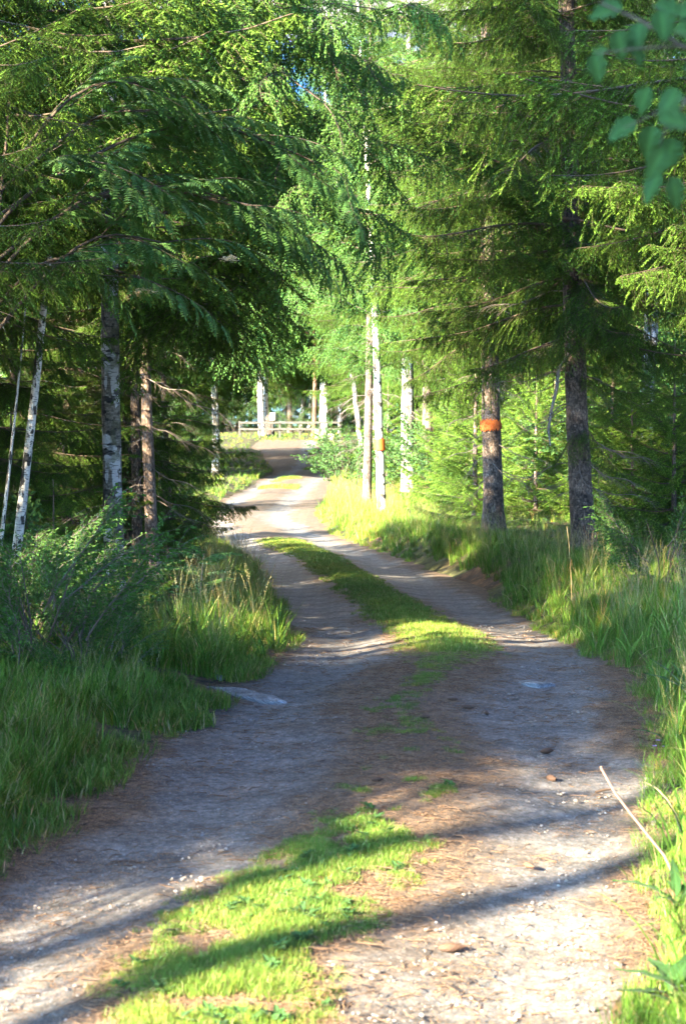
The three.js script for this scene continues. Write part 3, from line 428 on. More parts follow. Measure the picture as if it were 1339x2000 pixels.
// left group
const B1 = onGround(224, 1168), t1 = leafTree('birch_tree', B1, { H: 15, r: 0.112, lean: leanTo(B1, 216, 560, -B1.z), bend: 0.02, h0: 6.2, Lmax: 2.2, seed: 101, near: true, mat: M.oldBirch, flare: 0.35, label: 'old birch with flaking grey and white bark beside two thin spruce trunks', extra: [[4.2, 640, 200, 15, 11], [4.6, 600, 60, 16, 11], [4, 700, 120, 17, 12], [3.8, 620, 330, 15.5, 11], [4.4, 730, 20, 17, 11], [3.6, 690, 420, 17, 12], [3.4, 560, 440, 16.5, 10], [4.1, 730, 270, 17.5, 11], [4.8, 560, 10, 15.5, 10], [5.2, 600, 100, 17, 12], [5, 555, 165, 16, 10]] });
const B2 = onGround(300, 1135); spruce(B2, { H: 11, r: 0.082, lean: leanTo(B2, 281, 690, -B2.z), bend: 0.015, h0: 3.5, Lmax: 2.3, seed: 102, near: true, dead: 22, mat: M.smoothBark, bark: { flare: 0.25 }, label: 'knotty grey spruce trunk, right one of the pair beside the old birch', extra: [[3.3, 550, 500, 16.5, 0.85], [3.5, 430, 520, 17, 0.8], [3.7, 610, 420, 16.5, 0.85]], skip: (h, az, R) => false });
const B3 = onGround(270, 1128); spruce(B3, { H: 10, r: 0.07, lean: leanTo(B3, 260, 700, -B3.z), bend: 0.015, h0: 4, Lmax: 2, seed: 103, near: true, dead: 18, bark: { flare: 0.25 }, label: 'thin spruce trunk tucked between the old birch and the knotty trunk' });
const B4 = onGround(-70, 1262);
{ // rowan with spreading feathered leaves over the track
  const t = thing('rowan_tree', 'rowan with feathered leaves and white flower heads leaning over the track', 'tree', B4), R = rng(404), list = [], f = (h) => V(0.1 * h + 0.02 * Math.sin(h * 2.2), h, 0.06 * h); f.H = 3.9;
  trunk(t, f, 0.024, M.spruceBark, { seed: 4, sides: 9, flare: 0.2, tip: 0.35 });
  for (const [h, px, py, d, n] of [[2.1, 330, 470, 11.9, 8], [2.5, 470, 400, 12.2, 9], [2.9, 640, 330, 12.6, 10], [3.1, 380, 250, 12.3, 8], [2.6, 560, 470, 12.9, 8], [2.8, 200, 320, 11.5, 6], [3.2, 280, 170, 12, 5], [2.3, 270, 545, 11.5, 5]]) limb(t, f, h, at(px, py, d).sub(B4), G.rowan, n, R, list, 0.9, 0.014);
  place(t, list, true, M.leaf, 'branch');
  for (const [px, py, d, s] of [[290, 572, 11.5, 1], [447, 512, 11.6, 0.7], [270, 520, 11.7, 0.5]]) { const mb = new MB(), o = at(px, py, d).sub(B4); for (let k = 0; k < 90; k++) { const a = R() * 6.28, rr = Math.sqrt(R()) * 0.09 * s, p = o.clone().add(V(Math.cos(a) * rr, 0.02 - rr * 0.35 + R() * 0.03, Math.sin(a) * rr * 0.8)); for (let j = 0; j < 5; j++) { const b = j * 1.257 + R(), e = V(Math.cos(b) * 0.009, 0.003, Math.sin(b) * 0.009), w = V(-Math.sin(b) * 0.004, 0, Math.cos(b) * 0.004); mb.tri(p, p.clone().add(e).add(w), p.clone().add(e).sub(w), [0.7, 0.68, 0.55]); } } part('flower_head', mb.geo(), M.leaf, t); }
}
// slender birches at the left edge
for (const [bx, by, tx, ty, r, s, lab] of [[18, 1010, 100, 350, 0.048, 105, 'slender pale birch stem leaning right among the undergrowth'], [-14, 1010, 34, 690, 0.022, 106, 'thin bare birch pole close behind the slender leaning birch']]) {
  const b = onGround(bx, by + 190); const d = -b.z; leafTree('birch_tree', b, { H: r > 0.03 ? 6.5 : 3.2, r, lean: leanTo(b, tx, ty, d), bend: 0.05, h0: 3.2, Lmax: 1.1, seed: s, near: true, per: 2, step: 0.5, label: lab, flare: 0.2 });
}
// spruce whose trunk stands out of frame on the left; its boughs hang into the picture
const BS = V(-3.9, ground(-3.9, 15.4), -15.4); spruce(BS, { H: 13, r: 0.16, h0: 2.9, Lmax: 2.9, seed: 201, near: true, dead: 16, label: 'big spruce on the left whose boughs hang low over the undergrowth', extra: [[4.3, 420, 60, 14.9], [4.7, 570, 30, 15], [3.8, 330, 190, 14.6], [4.1, 540, 130, 15], [3.3, 160, 330, 14], [2.9, 170, 430, 14], [3.6, 260, 240, 14.4], [5, 350, -40, 14.8], [2.5, 90, 520, 14], [5.3, 620, -60, 15], [3.9, 470, 220, 15.6], [3.4, 60, 200, 13.8]] });

const BL3 = V(-2.95, ground(-2.95, 11), -11); spruce(BL3, { H: 8.5, r: 0.09, h0: 2.7, Lmax: 1.5, seed: 203, near: true, dead: 8, label: 'dark drooping spruce close on the left, in front of the big spruce', extra: [[3, 95, 260, 10.6], [2.7, 120, 410, 10.6], [3.4, 70, 130, 10.5], [2.5, 190, 470, 10.9], [3.6, 160, 20, 10.6]] });
const BR = V(4.3, ground(4.3, 16), -16); spruce(BR, { H: 12, r: 0.15, h0: 3, Lmax: 2.4, seed: 204, near: true, dead: 12, label: 'spruce on the right whose long boughs hang across in front of the trunks', extra: [[4.7, 735, 100, 15.4, 0.9], [4.2, 1010, 300, 15, 0.9], [4.0, 1070, 400, 14.8, 0.9], [4.4, 900, 170, 15.2, 0.9], [3.6, 1200, 560, 15], [3.3, 1290, 470, 14.8], [4.8, 1150, 60, 15], [3.9, 1230, 330, 14.6]] });

// young spruces in the undergrowth
for (const [px, py, H, L, s, lab, grp] of [
  [872, 985, 2.7, 1.1, 1, 'sunlit young spruce between the banded trees', 'sunlit young spruces'], [915, 990, 2.6, 1.1, 2, 'sunlit young spruce between the banded trees', 'sunlit young spruces'], [1045, 1010, 3.4, 1.5, 3, 'sunlit young spruce between the ringed spruce and the shaded spruce', 'young spruces behind the ringed spruce'], [1085, 985, 4.2, 1.6, 4, 'sunlit young spruce between the ringed spruce and the shaded spruce', 'young spruces behind the ringed spruce'], [845, 955, 3.2, 1.2, 5, 'sunlit young spruce between the banded trees', 'sunlit young spruces'],
  [1235, 1062, 2.5, 1.15, 6, 'shaded young spruce right of the shaded spruce', 'shaded young spruces'], [1315, 1068, 3.1, 1.25, 7, 'shaded young spruce right of the shaded spruce', 'shaded young spruces'], [1190, 1030, 3.6, 1.4, 8, 'shaded young spruce right of the shaded spruce', 'shaded young spruces'],
  [255, 1262, 0.62, 0.55, 9, 'tiny spruce sapling at the foot of the old birch', 0], [105, 1190, 1.3, 0.5, 10, 'waist high spruce in the shade under the slender birch', 0], [20, 1150, 2.4, 0.7, 11, 'young spruce with pale shoots under the big left spruce', 0], [335, 1075, 2.2, 0.9, 12, 'young spruce behind the knotty grey trunk', 0]]) youngSpruce(onGround(px, py), { H, Lmax: L, seed: s, label: lab, group: grp || undefined, near: s > 5 });

for (const [px, d, H, L, s] of [[40, 21, 6.5, 1.8, 1], [130, 23, 7, 2, 2], [330, 25, 5.5, 1.5, 3], [-20, 18.5, 6, 1.7, 4], [180, 27, 7, 2, 5], [250, 23, 5.5, 1.5, 6]]) { const p = at(px, 900, d); spruce(V(p.x, ground(p.x, d), -d), { H, r: 0.07, h0: 0.35, Lmax: L, seed: 250 + s, near: true, whorl: 0.36, per: 6, dead: 0, label: 'dense shaded spruce standing behind the old birch and its thin neighbours', group: 'dense spruces behind the old birch' }); }
// shrubs
for (const [px, py, h, w, n, s, set, lab, grp] of [
  [60, 1330, 0.9, 1.1, 26, 1, G.shrub, 'low leafy shrub in the shade of the left verge', 'low shrubs on the left verge'], [95, 1322, 0.55, 0.8, 22, 2, G.shrub, 'low leafy shrub in the shade of the left verge', 'low shrubs on the left verge'], [0, 1250, 0.9, 0.9, 30, 3, G.shrub, 'low leafy shrub in the shade of the left verge', 'low shrubs on the left verge'], [70, 1240, 0.65, 0.8, 26, 4, G.shrub, 'low leafy shrub in the shade of the left verge', 'low shrubs on the left verge'],
  [30, 1205, 0.8, 1, 30, 14, G.hazel, 'broad leaved undergrowth bush below the slender birch', 'undergrowth bushes below the slender birch'], [115, 1292, 0.55, 0.8, 26, 15, G.hazel, 'broad leaved undergrowth bush below the slender birch', 'undergrowth bushes below the slender birch'], [182, 1255, 0.5, 0.8, 26, 16, G.shrub, 'low leafy shrub in the shade of the left verge', 'low shrubs on the left verge'], [40, 1296, 0.65, 0.9, 28, 17, G.shrub, 'low leafy shrub in the shade of the left verge', 'low shrubs on the left verge'], [150, 1335, 0.4, 0.7, 24, 18, G.shrub, 'low leafy shrub in the shade of the left verge', 'low shrubs on the left verge'],
  [285, 1095, 1.0, 1.1, 34, 5, G.shrub, 'bushy shrub at the track edge behind the knotty trunk', 'shrubs along the left track edge'], [300, 1068, 1.0, 1.0, 34, 6, G.shrub, 'bushy shrub at the track edge behind the knotty trunk', 'shrubs along the left track edge'], [235, 1062, 1.5, 1.4, 40, 7, G.shrub, 'bushy shrub at the track edge behind the knotty trunk', 'shrubs along the left track edge'],
  [270, 985, 3.2, 2.6, 60, 8, G.shrub, 'tall bushy willow beyond the bend on the left', 'tall bushes left of the bend'], [190, 990, 4.2, 3, 70, 9, G.shrub, 'tall bushy willow beyond the bend on the left', 'tall bushes left of the bend'], [345, 925, 2.6, 1.8, 60, 10, G.shrub, 'tall bushy willow beyond the bend on the left', 'tall bushes left of the bend'],
  [690, 965, 1.9, 1.5, 36, 11, G.hazel, 'sunlit broad leaved bush beside the banded birch', 'sunlit bushes by the banded birch'], [672, 930, 2.2, 1.6, 40, 12, G.hazel, 'sunlit broad leaved bush beside the banded birch', 'sunlit bushes by the banded birch'], [1290, 1160, 0.9, 0.9, 22, 13, G.shrub, 'leafy bush in long grass under the shaded young spruces', 0]]) shrub(onGround(px, py), { h, w, n, seed: s, set, label: lab, group: grp || undefined, near: false });
{ // rowan sapling at the grass edge
  const b = onGround(385, 1215), o = thing('rowan_sapling', 'pale rowan sapling with feathered leaves in the left verge grass', 'sapling', b), R = rng(55), mb = new MB(); mb.tube([V(0, -0.05, 0), V(0.03, 0.25, 0), V(0.06, 0.6, 0.02)], [0.008, 0.006, 0.003], 5, C.deadWood); part('stem', mb.geo(), M.twig, o);
  for (let k = 0; k < 15; k++) { const m2 = new MB(), y = 0.15 + 0.45 * k / 14, a = k * 2.4, d = V(Math.cos(a), 0.45 + R() * 0.4, Math.sin(a)).normalize(), n = V(-Math.cos(a) * 0.5, 1, -Math.sin(a) * 0.5); pinnateInto(m2, V(0.06 * y / 0.6, y, 0), d, n.addScaledVector(d, -n.dot(d)).normalize(), 0.24 + R() * 0.1, [0.1, 0.2, 0.05], R); part('leaf', m2.geo(), M.leaf, o); }
}

// ---------------------------------------------------------------- forest behind
{
  const R = rng(900), spots = [];
  const free = (x, d) => spots.every(([a, b]) => Math.hypot(a - x, b - d) > 2.6) && [B6, B7, B8, B9, B10, B11, B12].every((b) => Math.hypot(b.x - x, -b.z - d) > 2.2);
  for (let k = 0; k < 4000 && spots.length < 130; k++) {
    const d = 34 + 105 * Math.pow(R(), 1.1), x = (R() * 2 - 1) * (0.21 * d + 3), s = x - roadC(Math.min(d, 104)), clear = d > 100 ? 1 : 1;
    if (clear && d < 108 && s > -(roadW(d) + (d < 60 ? 4.5 : 2)) && s < roadW(d) + 1.3) continue; if (d > 100 && d < 113 && x > -9 && x < 4) continue;
    if (s < 0 && (d < 60 || (d < 113 && x - d < -97) || R() < 0.6)) continue; if (!free(x, d)) continue; spots.push([x, d]);
    const pos = V(x, ground(x, d), -d), t = R(), seed = 300 + k;
    if (t < 0.5) spruce(pos, { H: 14 + R() * 5 + (d > 60 ? 5 : 0), r: 0.13 + R() * 0.08, h0: 1.2 + R() * 3, Lmax: 2.6 + R() * 0.9, seed, per: 6, whorl: 0.42, dead: 5, lean: [(R() - 0.5) * 0.04, 0], label: 'spruce in the sunlit forest behind the banded trees', group: 'background spruces' });
    else if (t < 0.85) leafTree('birch_tree', pos, { H: 11 + R() * 7, r: 0.09 + R() * 0.08, h0: 1.8 + R() * 2.5, Lmax: 2.8, seed, per: 5, step: 0.36, lean: [(R() - 0.5) * 0.08, 0], label: 'birch in the sunlit forest behind the banded trees', group: 'background birches' });
    else if (d > 60) leafTree('pine_tree', pos, { H: 15 + R() * 4, r: 0.16, h0: 7, Lmax: 2.4, seed, set: G.pine, mat: M.redBark, per: 4, step: 0.5, up: 0.3, label: 'red barked pine in the forest beyond the track', group: 'background pines' });
    else youngSpruce(pos, { H: 2 + R() * 3, Lmax: 1.4, seed, label: 'bright young spruce in the sunlit forest undergrowth', group: 'background young spruces' });
  }
  for (let k = 0, n = 0; k < 900 && n < 90; k++) { // undergrowth of the forest behind
    const d = 31 + 75 * Math.pow(R(), 1.2), x = (R() * 2 - 1) * (0.2 * d + 1), s = Math.abs(x - roadC(Math.min(d, 104))) - roadW(d); if (s < (x < roadC(d) ? 2.6 : 1.6) || (d > 98 && x > -9 && x < 4)) continue; const px = PW / 2 + x / d * FOC; if (d < 46 && px > 690 && px < 835) continue; n++;
    const pos = V(x, ground(x, d), -d); if (n % 2) youngSpruce(pos, { H: 1.6 + R() * 3.2, Lmax: 1.2 + R() * 0.6, seed: 2000 + k, label: 'bright young spruce in the sunlit forest undergrowth', group: 'background young spruces' });
    else shrub(pos, { h: 1.6 + R() * 2.2, w: 2 + R(), n: 34, seed: 2000 + k, set: n % 4 ? G.shrub : G.hazel, label: 'leafy bush in the sunlit forest undergrowth', group: 'background bushes' });
  }
  for (let k = 0; k < 34; k++) { // the wood that closes the view beyond the fence
    const d = 122 + 40 * R(), x = (k / 33 * 2 - 1) * 0.21 * d, pos = V(x, ground(x, d), -d);
    if (k % 3) spruce(pos, { H: 20 + R() * 6, r: 0.2, h0: 0.3, Lmax: 3.4, seed: 3000 + k, whorl: 0.6, per: 5, dead: 0, label: 'spruce of the distant wood beyond the fence', group: 'far spruces beyond the fence' }); else leafTree('birch_tree', pos, { H: 18 + R() * 5, r: 0.18, h0: 2, Lmax: 3.4, seed: 3000 + k, per: 5, step: 0.5, label: 'birch of the distant wood beyond the fence', group: 'far birches beyond the fence' });
    const x2 = x + 1.5, d2 = 116 + 6 * R(); shrub(V(x2, ground(x2, d2), -d2), { h: 2 + R() * 1.8, w: 3, n: 36, seed: 3100 + k, label: 'leafy bush in the clearing beyond the fence', group: 'bushes beyond the fence' });
  }
  for (const [x, d, H, s, lab] of [[-4.9, 67, 19, 1, 'tall leafy birch at the left edge of the far track'], [-6, 84, 23, 2, 'tall leafy birch left of the far track, short of the fence']]) leafTree('birch_tree', V(x, ground(x, d), -d), { H, r: 0.15, h0: 4, Lmax: 3.6, seed: 3300 + s, per: 5, step: 0.36, mat: M.oldBirch, label: lab });
  for (const [px, py, h, s, set] of [[868, 985, 2.2, 1, G.hazel], [1015, 1000, 2, 2, G.hazel], [1060, 1000, 2.6, 3, G.shrub], [900, 972, 3, 4, G.shrub], [828, 972, 1.6, 5, G.hazel], [1170, 1000, 2.6, 6, G.shrub]]) shrub(onGround(px, py), { h, w: 1.5, n: 40, seed: 3400 + s, set, label: 'leafy bush growing round the feet of the banded trees', group: 'bushes round the banded trees' });
  // named trunks round the fence at the end of the track
  const far = (px, py, d) => { const p = at(px, py, d); p.y = ground(p.x, d); return p; };
  leafTree('birch_tree', far(633, 830, 112), { H: 24, r: 0.3, h0: 5, Lmax: 3.4, seed: 501, per: 5, label: 'broad white birch behind the fence with a white board on it', bend: 0.05 });
  leafTree('birch_tree', far(512, 830, 112), { H: 23, r: 0.22, h0: 4.5, Lmax: 3.2, seed: 502, per: 5, label: 'one of two pale birches growing together behind the fence', group: 'twin birches behind the fence', bend: 0.1 });
  leafTree('birch_tree', far(521, 830, 112.6), { H: 22, r: 0.18, h0: 4, Lmax: 3, seed: 503, per: 5, label: 'one of two pale birches growing together behind the fence', group: 'twin birches behind the fence', bend: 0.1 });
  leafTree('pine_tree', far(613, 830, 110), { H: 15, r: 0.16, h0: 6, Lmax: 2.4, seed: 504, set: G.pine, mat: M.redBark, per: 4, step: 0.5, label: 'dark red pine trunk rising just behind the fence rails', bend: 0.05 });
  spruce(far(567, 830, 118), { H: 24, r: 0.18, h0: 3, Lmax: 3.4, seed: 505, label: 'grey spruce trunk well behind the fence, in front of the clearing' });
  leafTree('birch_tree', far(588, 828, 120), { H: 23, r: 0.2, h0: 3.5, Lmax: 3.4, seed: 506, per: 5, mat: M.oldBirch, label: 'forked grey birch well behind the fence beside the spruce trunk', bend: 0.2 });
}

// ---------------------------------------------------------------- trees on the sunward side, out of frame, whose shadows lie on the track
for (const [x, d, H, L, h0, s] of [[-5.3, 3.2, 9.5, 2.2, 1.0, 1], [-6.8, 4.1, 9, 2.4, 1.0, 2], [-5.4, 5.0, 14, 2.1, 1.1, 3], [-9, 1.2, 10, 2.5, 2, 4], [-8.5, -0.1, 10, 2, 1.5, 19], [-10.5, 1.5, 10, 2.8, 2, 5], [-5.6, 11.6, 8.5, 2.2, 2.4, 6], [-8.2, 9.0, 8.5, 2.4, 3.0, 7], [-6.4, 13.5, 8.5, 2.3, 1.2, 8], [-5.3, 16.5, 8.5, 2.2, 1.5, 9], [-9.5, 11.5, 10, 2.6, 2, 10], [-5, -3, 13, 2.0, 1.2, 12], [-7.2, -5.7, 16, 2.3, 1.5, 13], [-4.7, 15.8, 8.5, 1.5, 0.8, 17], [-7.2, 18.4, 8, 2, 0.8, 20], [-8, 21.5, 8, 2, 0.8, 21], [-10, 18, 10, 2.5, 2, 14]])
  spruce(V(x, ground(x, d), -d), { H, r: 0.15, h0, Lmax: L, seed: 700 + s, label: 'dense spruce in the shade wood left of the track', group: 'spruces left of the track', dead: 6 });
for (const [q, t, r, s] of [[-4.45, 16, 0.13, 1], [-3.88, 14.5, 0.13, 2]]) { const x = 0.2 - t * Math.SQRT1_2, d = x - q * Math.SQRT2; leafTree('pine_tree', V(x, ground(x, d), -d), { H: 19, r, h0: 11, Lmax: 2.2, seed: 800 + s, set: G.pine, mat: M.redBark, per: 3, step: 0.5, bend: 0.02, label: 'tall bare stemmed pine left of the track', group: 'pines left of the track' }); }
for (const [x, d, h0, s] of [[-5.5, 7.8, 8.2, 3], [-7.2, 4.6, 9, 4], [-6.2, 9.6, 8.4, 5]]) leafTree('pine_tree', V(x, ground(x, d), -d), { H: 15, r: 0.12, h0, Lmax: 2.5, seed: 800 + s, set: G.pine, mat: M.redBark, per: 6, step: 0.36, bend: 0.02, label: 'tall bare stemmed pine left of the track', group: 'pines left of the track' });
// ---------------------------------------------------------------- fence and things at the end of the track
{
  const d = 108, y0 = (px) => { const p = at(px, 830, d); return V(p.x, ground(p.x, d), -d); }, a = y0(468), b = y0(664), n = 5, fence = thing('rail_fence', 'weathered two rail wooden fence closing the end of the track', 'fence', a.clone());
  const box = (w, h, t) => { const s = new THREE.Shape(); s.moveTo(-w / 2, 0); s.lineTo(w / 2, 0); s.lineTo(w / 2, h); s.lineTo(-w / 2, h); return new THREE.ExtrudeGeometry(s, { depth: t, bevelEnabled: true, bevelSize: 0.008, bevelThickness: 0.008, bevelSegments: 1 }); };
  const post = box(0.11, 1.02, 0.11), span = (b.x - a.x) / n, rail = box(span - 0.01, 0.12, 0.035);
  for (let i = 0; i <= n; i++) { const p = part('post', post, M.plank, fence), x = span * i; p.position.set(x, ground(a.x + x, d) - a.y - 0.06, -0.06); }
  for (let i = 0; i < n; i++) for (const h of [0.42, 0.82]) { const p = part('rail', rail, M.plank, fence), x = span * (i + 0.5); p.position.set(x, ground(a.x + x, d) - a.y + h, 0.085); p.rotation.z = (i % 2 ? 1 : -1) * 0.006; }
  const blk = at(636, 833, 105); blk.y = ground(blk.x, 105); const o = thing('concrete_block', 'weathered concrete block beside the fence end', 'block', blk), m = part('block', box(0.95, 0.42, 0.5), std({ map: gravelMap, color: new THREE.Color().setRGB(1, 0.92, 0.82), roughness: 0.9 }), o); m.position.set(0, -0.03, -0.25);
  const pst = at(619, 833, 105.5); pst.y = ground(pst.x, 105.5); const s = thing('stone_post', 'short pale stone post beside the concrete block', 'post', pst), sm = part('post', box(0.22, 0.62, 0.22), std({ map: gravelMap, color: new THREE.Color().setRGB(1, 0.98, 0.9), roughness: 0.9 }), s); sm.position.set(0, -0.03, -0.1);
  const st = at(526, 818, 109.5); st.y = ground(st.x, 109.5); const stump = thing('tree_stump', 'dark rounded stump at the foot of the twin birches', 'stump', st), mb = new MB(); mb.tube([V(0, -0.1, 0), V(0, 0.2, 0), V(0.03, 0.8, 0), V(-0.05, 1.2, 0), V(-0.1, 1.4, 0)], [0.34, 0.3, 0.27, 0.2, 0.02], 14, [1, 1, 1], 3, (an, y) => 1 + 0.15 * Math.sin(an * 3 + y * 3)); part('stump', mb.geo(), std({ map: spruceBark, roughness: 1, color: new THREE.Color().setRGB(0.3, 0.27, 0.25) }), stump);
  const white = std({ color: new THREE.Color().setRGB(0.78, 0.76, 0.7), roughness: 0.6 });
  const sg = at(532, 818, 109); sg.y = ground(sg.x, 109); const sign = thing('sign_board', 'small blank white board on a post by the dark stump', 'sign', sg); part('post', box(0.06, 1.5, 0.05), M.plank, sign).position.y = -0.1; part('board', box(0.32, 0.42, 0.02), white, sign).position.set(0, 1.05, 0.075);
  const bd = at(636, 772, 111.5), board = thing('trunk_board', 'white board fixed across the broad birch trunk', 'board', bd); part('board', box(0.56, 0.2, 0.03), white, board).position.set(0, 0, 0);
}

// ---------------------------------------------------------------- bare rock, cones, twigs
function slab(name, label, px, lift) { // flat bedrock showing through the litter
  const out = px.map(([x, y]) => hit(x, y, (a, d) => Math.max(ground(a, d), profile(d)))), c = out.reduce((s, p) => s.add(p), V()).multiplyScalar(1 / out.length), pts = [], o = thing(name, label, 'rock', c), N = out.length, mb = new MB();
  const ring = (k, y, jit) => { const r = []; for (let i = 0; i < N * 4; i++) { const p = out[Math.floor(i / 4)].clone().lerp(out[(Math.floor(i / 4) + 1) % N], (i % 4) / 4).sub(c); p.multiplyScalar(k * (1 + (vnoise(i * 0.9, N) - 0.5) * 0.22)); p.y = (p.y / k) * 1 + y + (fbm(p.x * 9 + 3, p.z * 9, 3) - 0.5) * jit; r.push(p); } return r; };
  const rings = [ring(1.06, -0.07, 0), ring(1, -0.004, 0.02), ring(0.88, lift, 0.02), ring(0.6, lift * 1.25, 0.02), ring(0.25, lift * 1.35, 0.02)]; for (const r of rings) for (const p of r) mb.v(p.x, p.y, p.z, 0, 1, 0, [1, 1, 1], p.x * 1.2 + p.y * 3, p.z * 1.2 + p.y * 3); const W = N * 4;
  for (let k = 1; k < rings.length; k++) for (let i = 0; i < W; i++) { const j = (i + 1) % W, q = k * W; mb.i.push(q + i, q - W + i, q - W + j, q + i, q - W + j, q + j); } const z = mb.v(0, lift * 1.4, 0, 0, 1, 0, [1, 1, 1], 0, 0), q = (rings.length - 1) * W; for (let i = 0; i < W; i++) mb.i.push(z, q + i, q + (i + 1) % W);
  const g = mb.geo(); g.computeVertexNormals(); let up = 0; for (let i = 1; i < g.attributes.normal.array.length; i += 3) up += g.attributes.normal.array[i]; if (up < 0) { g.setIndex([...mb.i].reverse()); g.computeVertexNormals(); } part('slab', g, M.rock, o);
}
slab('rock_slab', 'long flat grey rock slab breaking out of the left track edge', [[400, 1342], [450, 1342], [505, 1352], [568, 1370], [520, 1371], [478, 1364], [440, 1354]], 0.005);
slab('rock_slab', 'small pale rock tucked in grass above the long slab', [[410, 1310], [424, 1312], [442, 1328], [430, 1331], [414, 1320]], 0.02);
slab('rock_slab', 'thin strip of bare rock in the right wheel track', [[996, 1328], [1030, 1327], [1082, 1336], [1050, 1339], [1020, 1336]], 0.003);
{
  const prof = []; for (let i = 0; i <= 24; i++) { const t = i / 24; prof.push(new THREE.Vector2(Math.max(0.0005, 0.017 * Math.sin(Math.PI * Math.min(1, 0.12 + t * 0.9)) * (i % 2 ? 1 : 0.78)), t * 0.1)); }
  const cg = new THREE.LatheGeometry(prof, 12), P = cg.attributes.position; for (let i = 0; i < P.count; i++) { const a = Math.atan2(P.getZ(i), P.getX(i)), k = 1 + 0.1 * Math.cos(a * 6 + P.getY(i) * 300); P.setX(i, P.getX(i) * k); P.setZ(i, P.getZ(i) * k); } cg.computeVertexNormals(); const cm = std({ color: new THREE.Color().setRGB(0.1, 0.055, 0.035), roughness: 0.85 }), R = rng(66);
  for (const [x, y] of [[900, 1386], [893, 1370], [1055, 1473], [725, 1531], [1085, 1529], [952, 1401], [838, 1405], [855, 1862], [190, 1550], [1022, 1695]]) { const p = hit(x, y, roadSurface), o = shade(new THREE.Mesh(cg, cm)); o.name = numbered('spruce_cone'); o.position.copy(p).add(V(0, 0.014, 0)); o.rotation.set(Math.PI / 2 - 0.05, 0, R() * 6.28); o.scale.setScalar(0.6 + R() * 0.35); o.userData = { label: 'dark fallen spruce cone lying on the track', category: 'cone', group: 'fallen cones on the track' }; scene.add(o); }
  const stick = (name, label, pts, rad, col) => { const o = thing(name, label, 'twig', pts[0]), mb = new MB(); mb.tube(pts.map((p) => p.clone().sub(pts[0])), rad, 7, col); part('stem', mb.geo(), M.twig, o); return o; };
  const ra = hit(1162, 1552, roadSurface), rb = hit(1198, 1547, roadSurface); ra.y += 0.01; rb.y += 0.01; stick('fallen_twig', 'short brown twig lying by the right grass edge', [ra, ra.clone().lerp(rb, 0.5).add(V(0, 0.006, 0.01)), rb], [0.006, 0.006, 0.004], [0.13, 0.08, 0.05]);
  const ds = -onGround(1318, 1705).z, q = [[1318, 1712], [1296, 1670], [1262, 1628], [1228, 1585], [1200, 1548], [1172, 1498]].map(([x, y], i) => at(x, y, ds - i * 0.05)); q[0].y = ground(q[0].x, -q[0].z) - 0.02; stick('dry_stalk', 'pinkish dry stalk leaning out over the track from the right verge', q, [0.006, 0.0056, 0.0052, 0.005, 0.0046, 0.004], [0.42, 0.26, 0.2]);
  const dg = onGround(1112, 1190), tall2 = [[1116, 1196], [1114, 1120], [1110, 1060], [1106, 1028]].map(([x, y]) => at(x, y, -dg.z)); stick('dry_stalk', 'upright dry brown stalk in front of the shaded spruce', tall2, [0.0035, 0.003, 0.0025, 0.002], [0.3, 0.22, 0.11]);
}

// ---------------------------------------------------------------- broad leaved plants in the near right verge
function bigLeaf(len, wid, curl, seed) { // a soft pointed leaf with a midrib fold and side veins
  const R = rng(seed), mb = new MB(), N = 10, K = 6, p = (t, s) => { const w = wid * 0.5 * Math.pow(Math.sin(Math.PI * Math.pow(Math.min(1, t * 0.98 + 0.01), 0.72)), 0.85) * (1 + 0.03 * Math.sin(t * 60)); return V(len * t, -curl * len * t * t + Math.abs(s) * w * 0.25 + 0.006 * Math.sin(t * 22 + Math.abs(s) * 5) * Math.abs(s), s * w); };
  for (let i = 0; i <= N; i++) for (let j = 0; j <= K; j++) { const s = j / K * 2 - 1, a = p(i / N, s); mb.v(a.x, a.y, a.z, 0, 1, 0, tone([0.042, 0.115, 0.026], j === K / 2 ? 1.5 : 0.95 + R() * 0.1)); if (i && j) { const q = i * (K + 1) + j; mb.i.push(q, q - K - 2, q - K - 1, q, q - 1, q - K - 2); } }
  const g = mb.geo(); g.computeVertexNormals(); return g;
}
const BL = [bigLeaf(0.07, 0.055, 0.15, 1), bigLeaf(0.075, 0.05, 0.3, 2), bigLeaf(0.2, 0.07, 0.3, 3), bigLeaf(0.26, 0.06, 0.5, 4)];
for (const [px, py, n, s, lab] of [[1325, 1985, 12, 1.0, 'dark broad leaved plant at the lower right track edge'], [1300, 1478, 6, 0.8, 'rosette of broad leaves lying beside small violet flowers'], [1345, 1420, 12, 1.2, 'tall upright broad leaved plant in the right verge'], [1335, 1780, 9, 0.8, 'pale leaved plant beside the pinkish dry stalk']]) {
  const b = onGround(px, py), o = thing('broadleaf_plant', lab, 'plant', b), R = rng(px);
  for (let k = 0; k < n; k++) { const m = part('leaf', BL[2 + k % 2], M.leaf, o), up = s > 1.1; m.position.set((R() - 0.5) * 0.06, up ? R() * 0.35 : 0.01 + R() * 0.05, (R() - 0.5) * 0.06); m.rotation.set(0, k * 2.4 + R(), (up ? 0.9 : 0.55) + R() * 0.5, 'YXZ'); m.scale.setScalar(s * (0.6 + R() * 0.5)); }
}
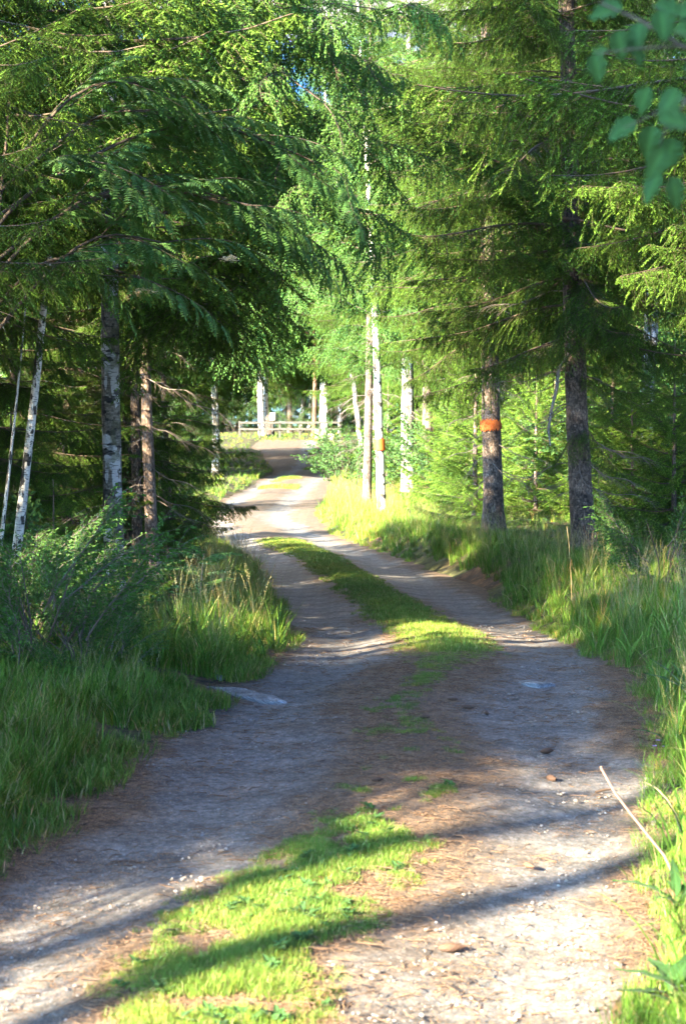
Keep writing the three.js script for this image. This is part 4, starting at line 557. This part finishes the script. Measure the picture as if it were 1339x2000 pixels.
{
  const R = rng(31); for (const [px, py] of [[1284, 1446], [1296, 1458], [1277, 1457]]) { const b = at(px, py, -onGround(1300, 1490).z), g = ground(b.x, -b.z), o = thing('violet_flower', 'tiny violet flower in the right verge grass', 'flower', V(b.x, g, b.z), 'violet flowers in the right verge'), mb = new MB(), s = new MB(); s.tube([V(0, -0.02, 0), V(0.004, (b.y - g) * 0.5, 0), V(0, b.y - g, 0)], [0.0012, 0.001, 0.001], 4, C.grass); part('stem', s.geo(), M.twig, o); for (let j = 0; j < 5; j++) { const a = j * 1.257; leafInto(mb, V(0, b.y - g, 0), V(Math.cos(a), 0.2, Math.sin(a)).normalize(), V(-Math.cos(a) * 0.2, 1, -Math.sin(a) * 0.2).normalize(), 0.014, 0.011, [0.3, 0.22, 0.6]); } part('blossom', mb.geo(), M.leaf, o); }
  const b = at(1275, 1607, -onGround(1300, 1690).z), g = ground(b.x, -b.z), o = thing('clover_flower', 'small cream flower head beside the pinkish dry stalk', 'flower', V(b.x, g, b.z)), s = new MB(), mb = new MB(); s.tube([V(0.03, -0.02, 0), V(0.02, (b.y - g) * 0.5, 0), V(0, b.y - g, 0)], [0.0016, 0.0014, 0.0012], 5, C.grass); part('stem', s.geo(), M.twig, o); for (let j = 0; j < 60; j++) { const d = V(R() - 0.5, R() - 0.3, R() - 0.5).normalize(), p = V(0, b.y - g, 0).addScaledVector(d, 0.004), w = V().crossVectors(d, V(0.3, 1, 0.2)).normalize().multiplyScalar(0.002); mb.tri(p.clone().add(w), p.clone().sub(w), p.clone().addScaledVector(d, 0.009), [0.62, 0.55, 0.4]); } part('blossom', mb.geo(), M.leaf, o);
}

// ---------------------------------------------------------------- leafy branch close to the lens, top right
{
  const d = 2.5, o = thing('aspen_branch', 'broad leaved branch hanging in from the top right', 'branch', at(1420, 120, d)), R = rng(12), P = (x, y, k = 0) => at(x, y, d + k).sub(o.position), tw = (pts, r) => { const mb = new MB(); mb.tube(pts, pts.map((_, i) => lerp(r, r * 0.4, i / (pts.length - 1))), 6, C.wood); part('twig', mb.geo(), M.twig, o); };
  tw([P(1420, 120), P(1330, 90), P(1250, 40), P(1170, 5)], 0.004); tw([P(1420, 120), P(1345, 190), P(1300, 250), P(1270, 330)], 0.003); tw([P(1330, 90), P(1240, 95), P(1160, 105)], 0.002); tw([P(1345, 190), P(1260, 230), P(1215, 250)], 0.002);
  for (const [x, y, dx, dy, s] of [[1190, 14, -1, 0.2, 1], [1250, 10, 1, 0.35, 1.1], [1300, 30, 0.8, -0.4, 1], [1225, 45, -0.3, 1, 0.9], [1160, 95, -0.6, 0.5, 0.9], [1135, 105, 0.2, 1, 0.8], [1205, 75, 0.4, 0.9, 0.9], [1290, 60, 1, 0.1, 1.2], [1330, 70, 0.6, 0.8, 1.1], [1180, 60, 0.2, 1, 0.9], [1215, 235, -1, 0.6, 0.9], [1260, 235, 1, 0.1, 1.1], [1250, 245, -0.2, 1, 1], [1310, 240, 0.9, 0.3, 1.1], [1290, 270, -0.3, 1, 1], [1320, 265, 0.6, 0.8, 1], [1270, 290, -0.5, 1, 0.9], [1280, 190, 0.2, 1, 0.8], [1300, 175, -0.6, 0.7, 0.9], [1325, 175, 0.5, 0.9, 1], [1265, 340, -0.6, 0.8, 0.9], [1285, 345, 0.3, 1, 0.9], [1240, 170, -0.3, 1, 0.8], [1310, 130, 0.9, 0.5, 1], [1265, 20, 0.1, 1, 0.9]]) {
    const m = part('leaf', BL[R() < 0.6 ? 0 : 1], M.leaf, o), dir = V(dx, -dy, (R() - 0.5) * 0.8).normalize(), n = V((R() - 0.5) * 1.2, 0.7, 0.6 + R() * 0.6); m.applyMatrix4(basis(P(x + 25, y, (R() - 0.5) * 0.25), dir, n, s * 0.72));
  }
}
renderer.render(scene, camera);
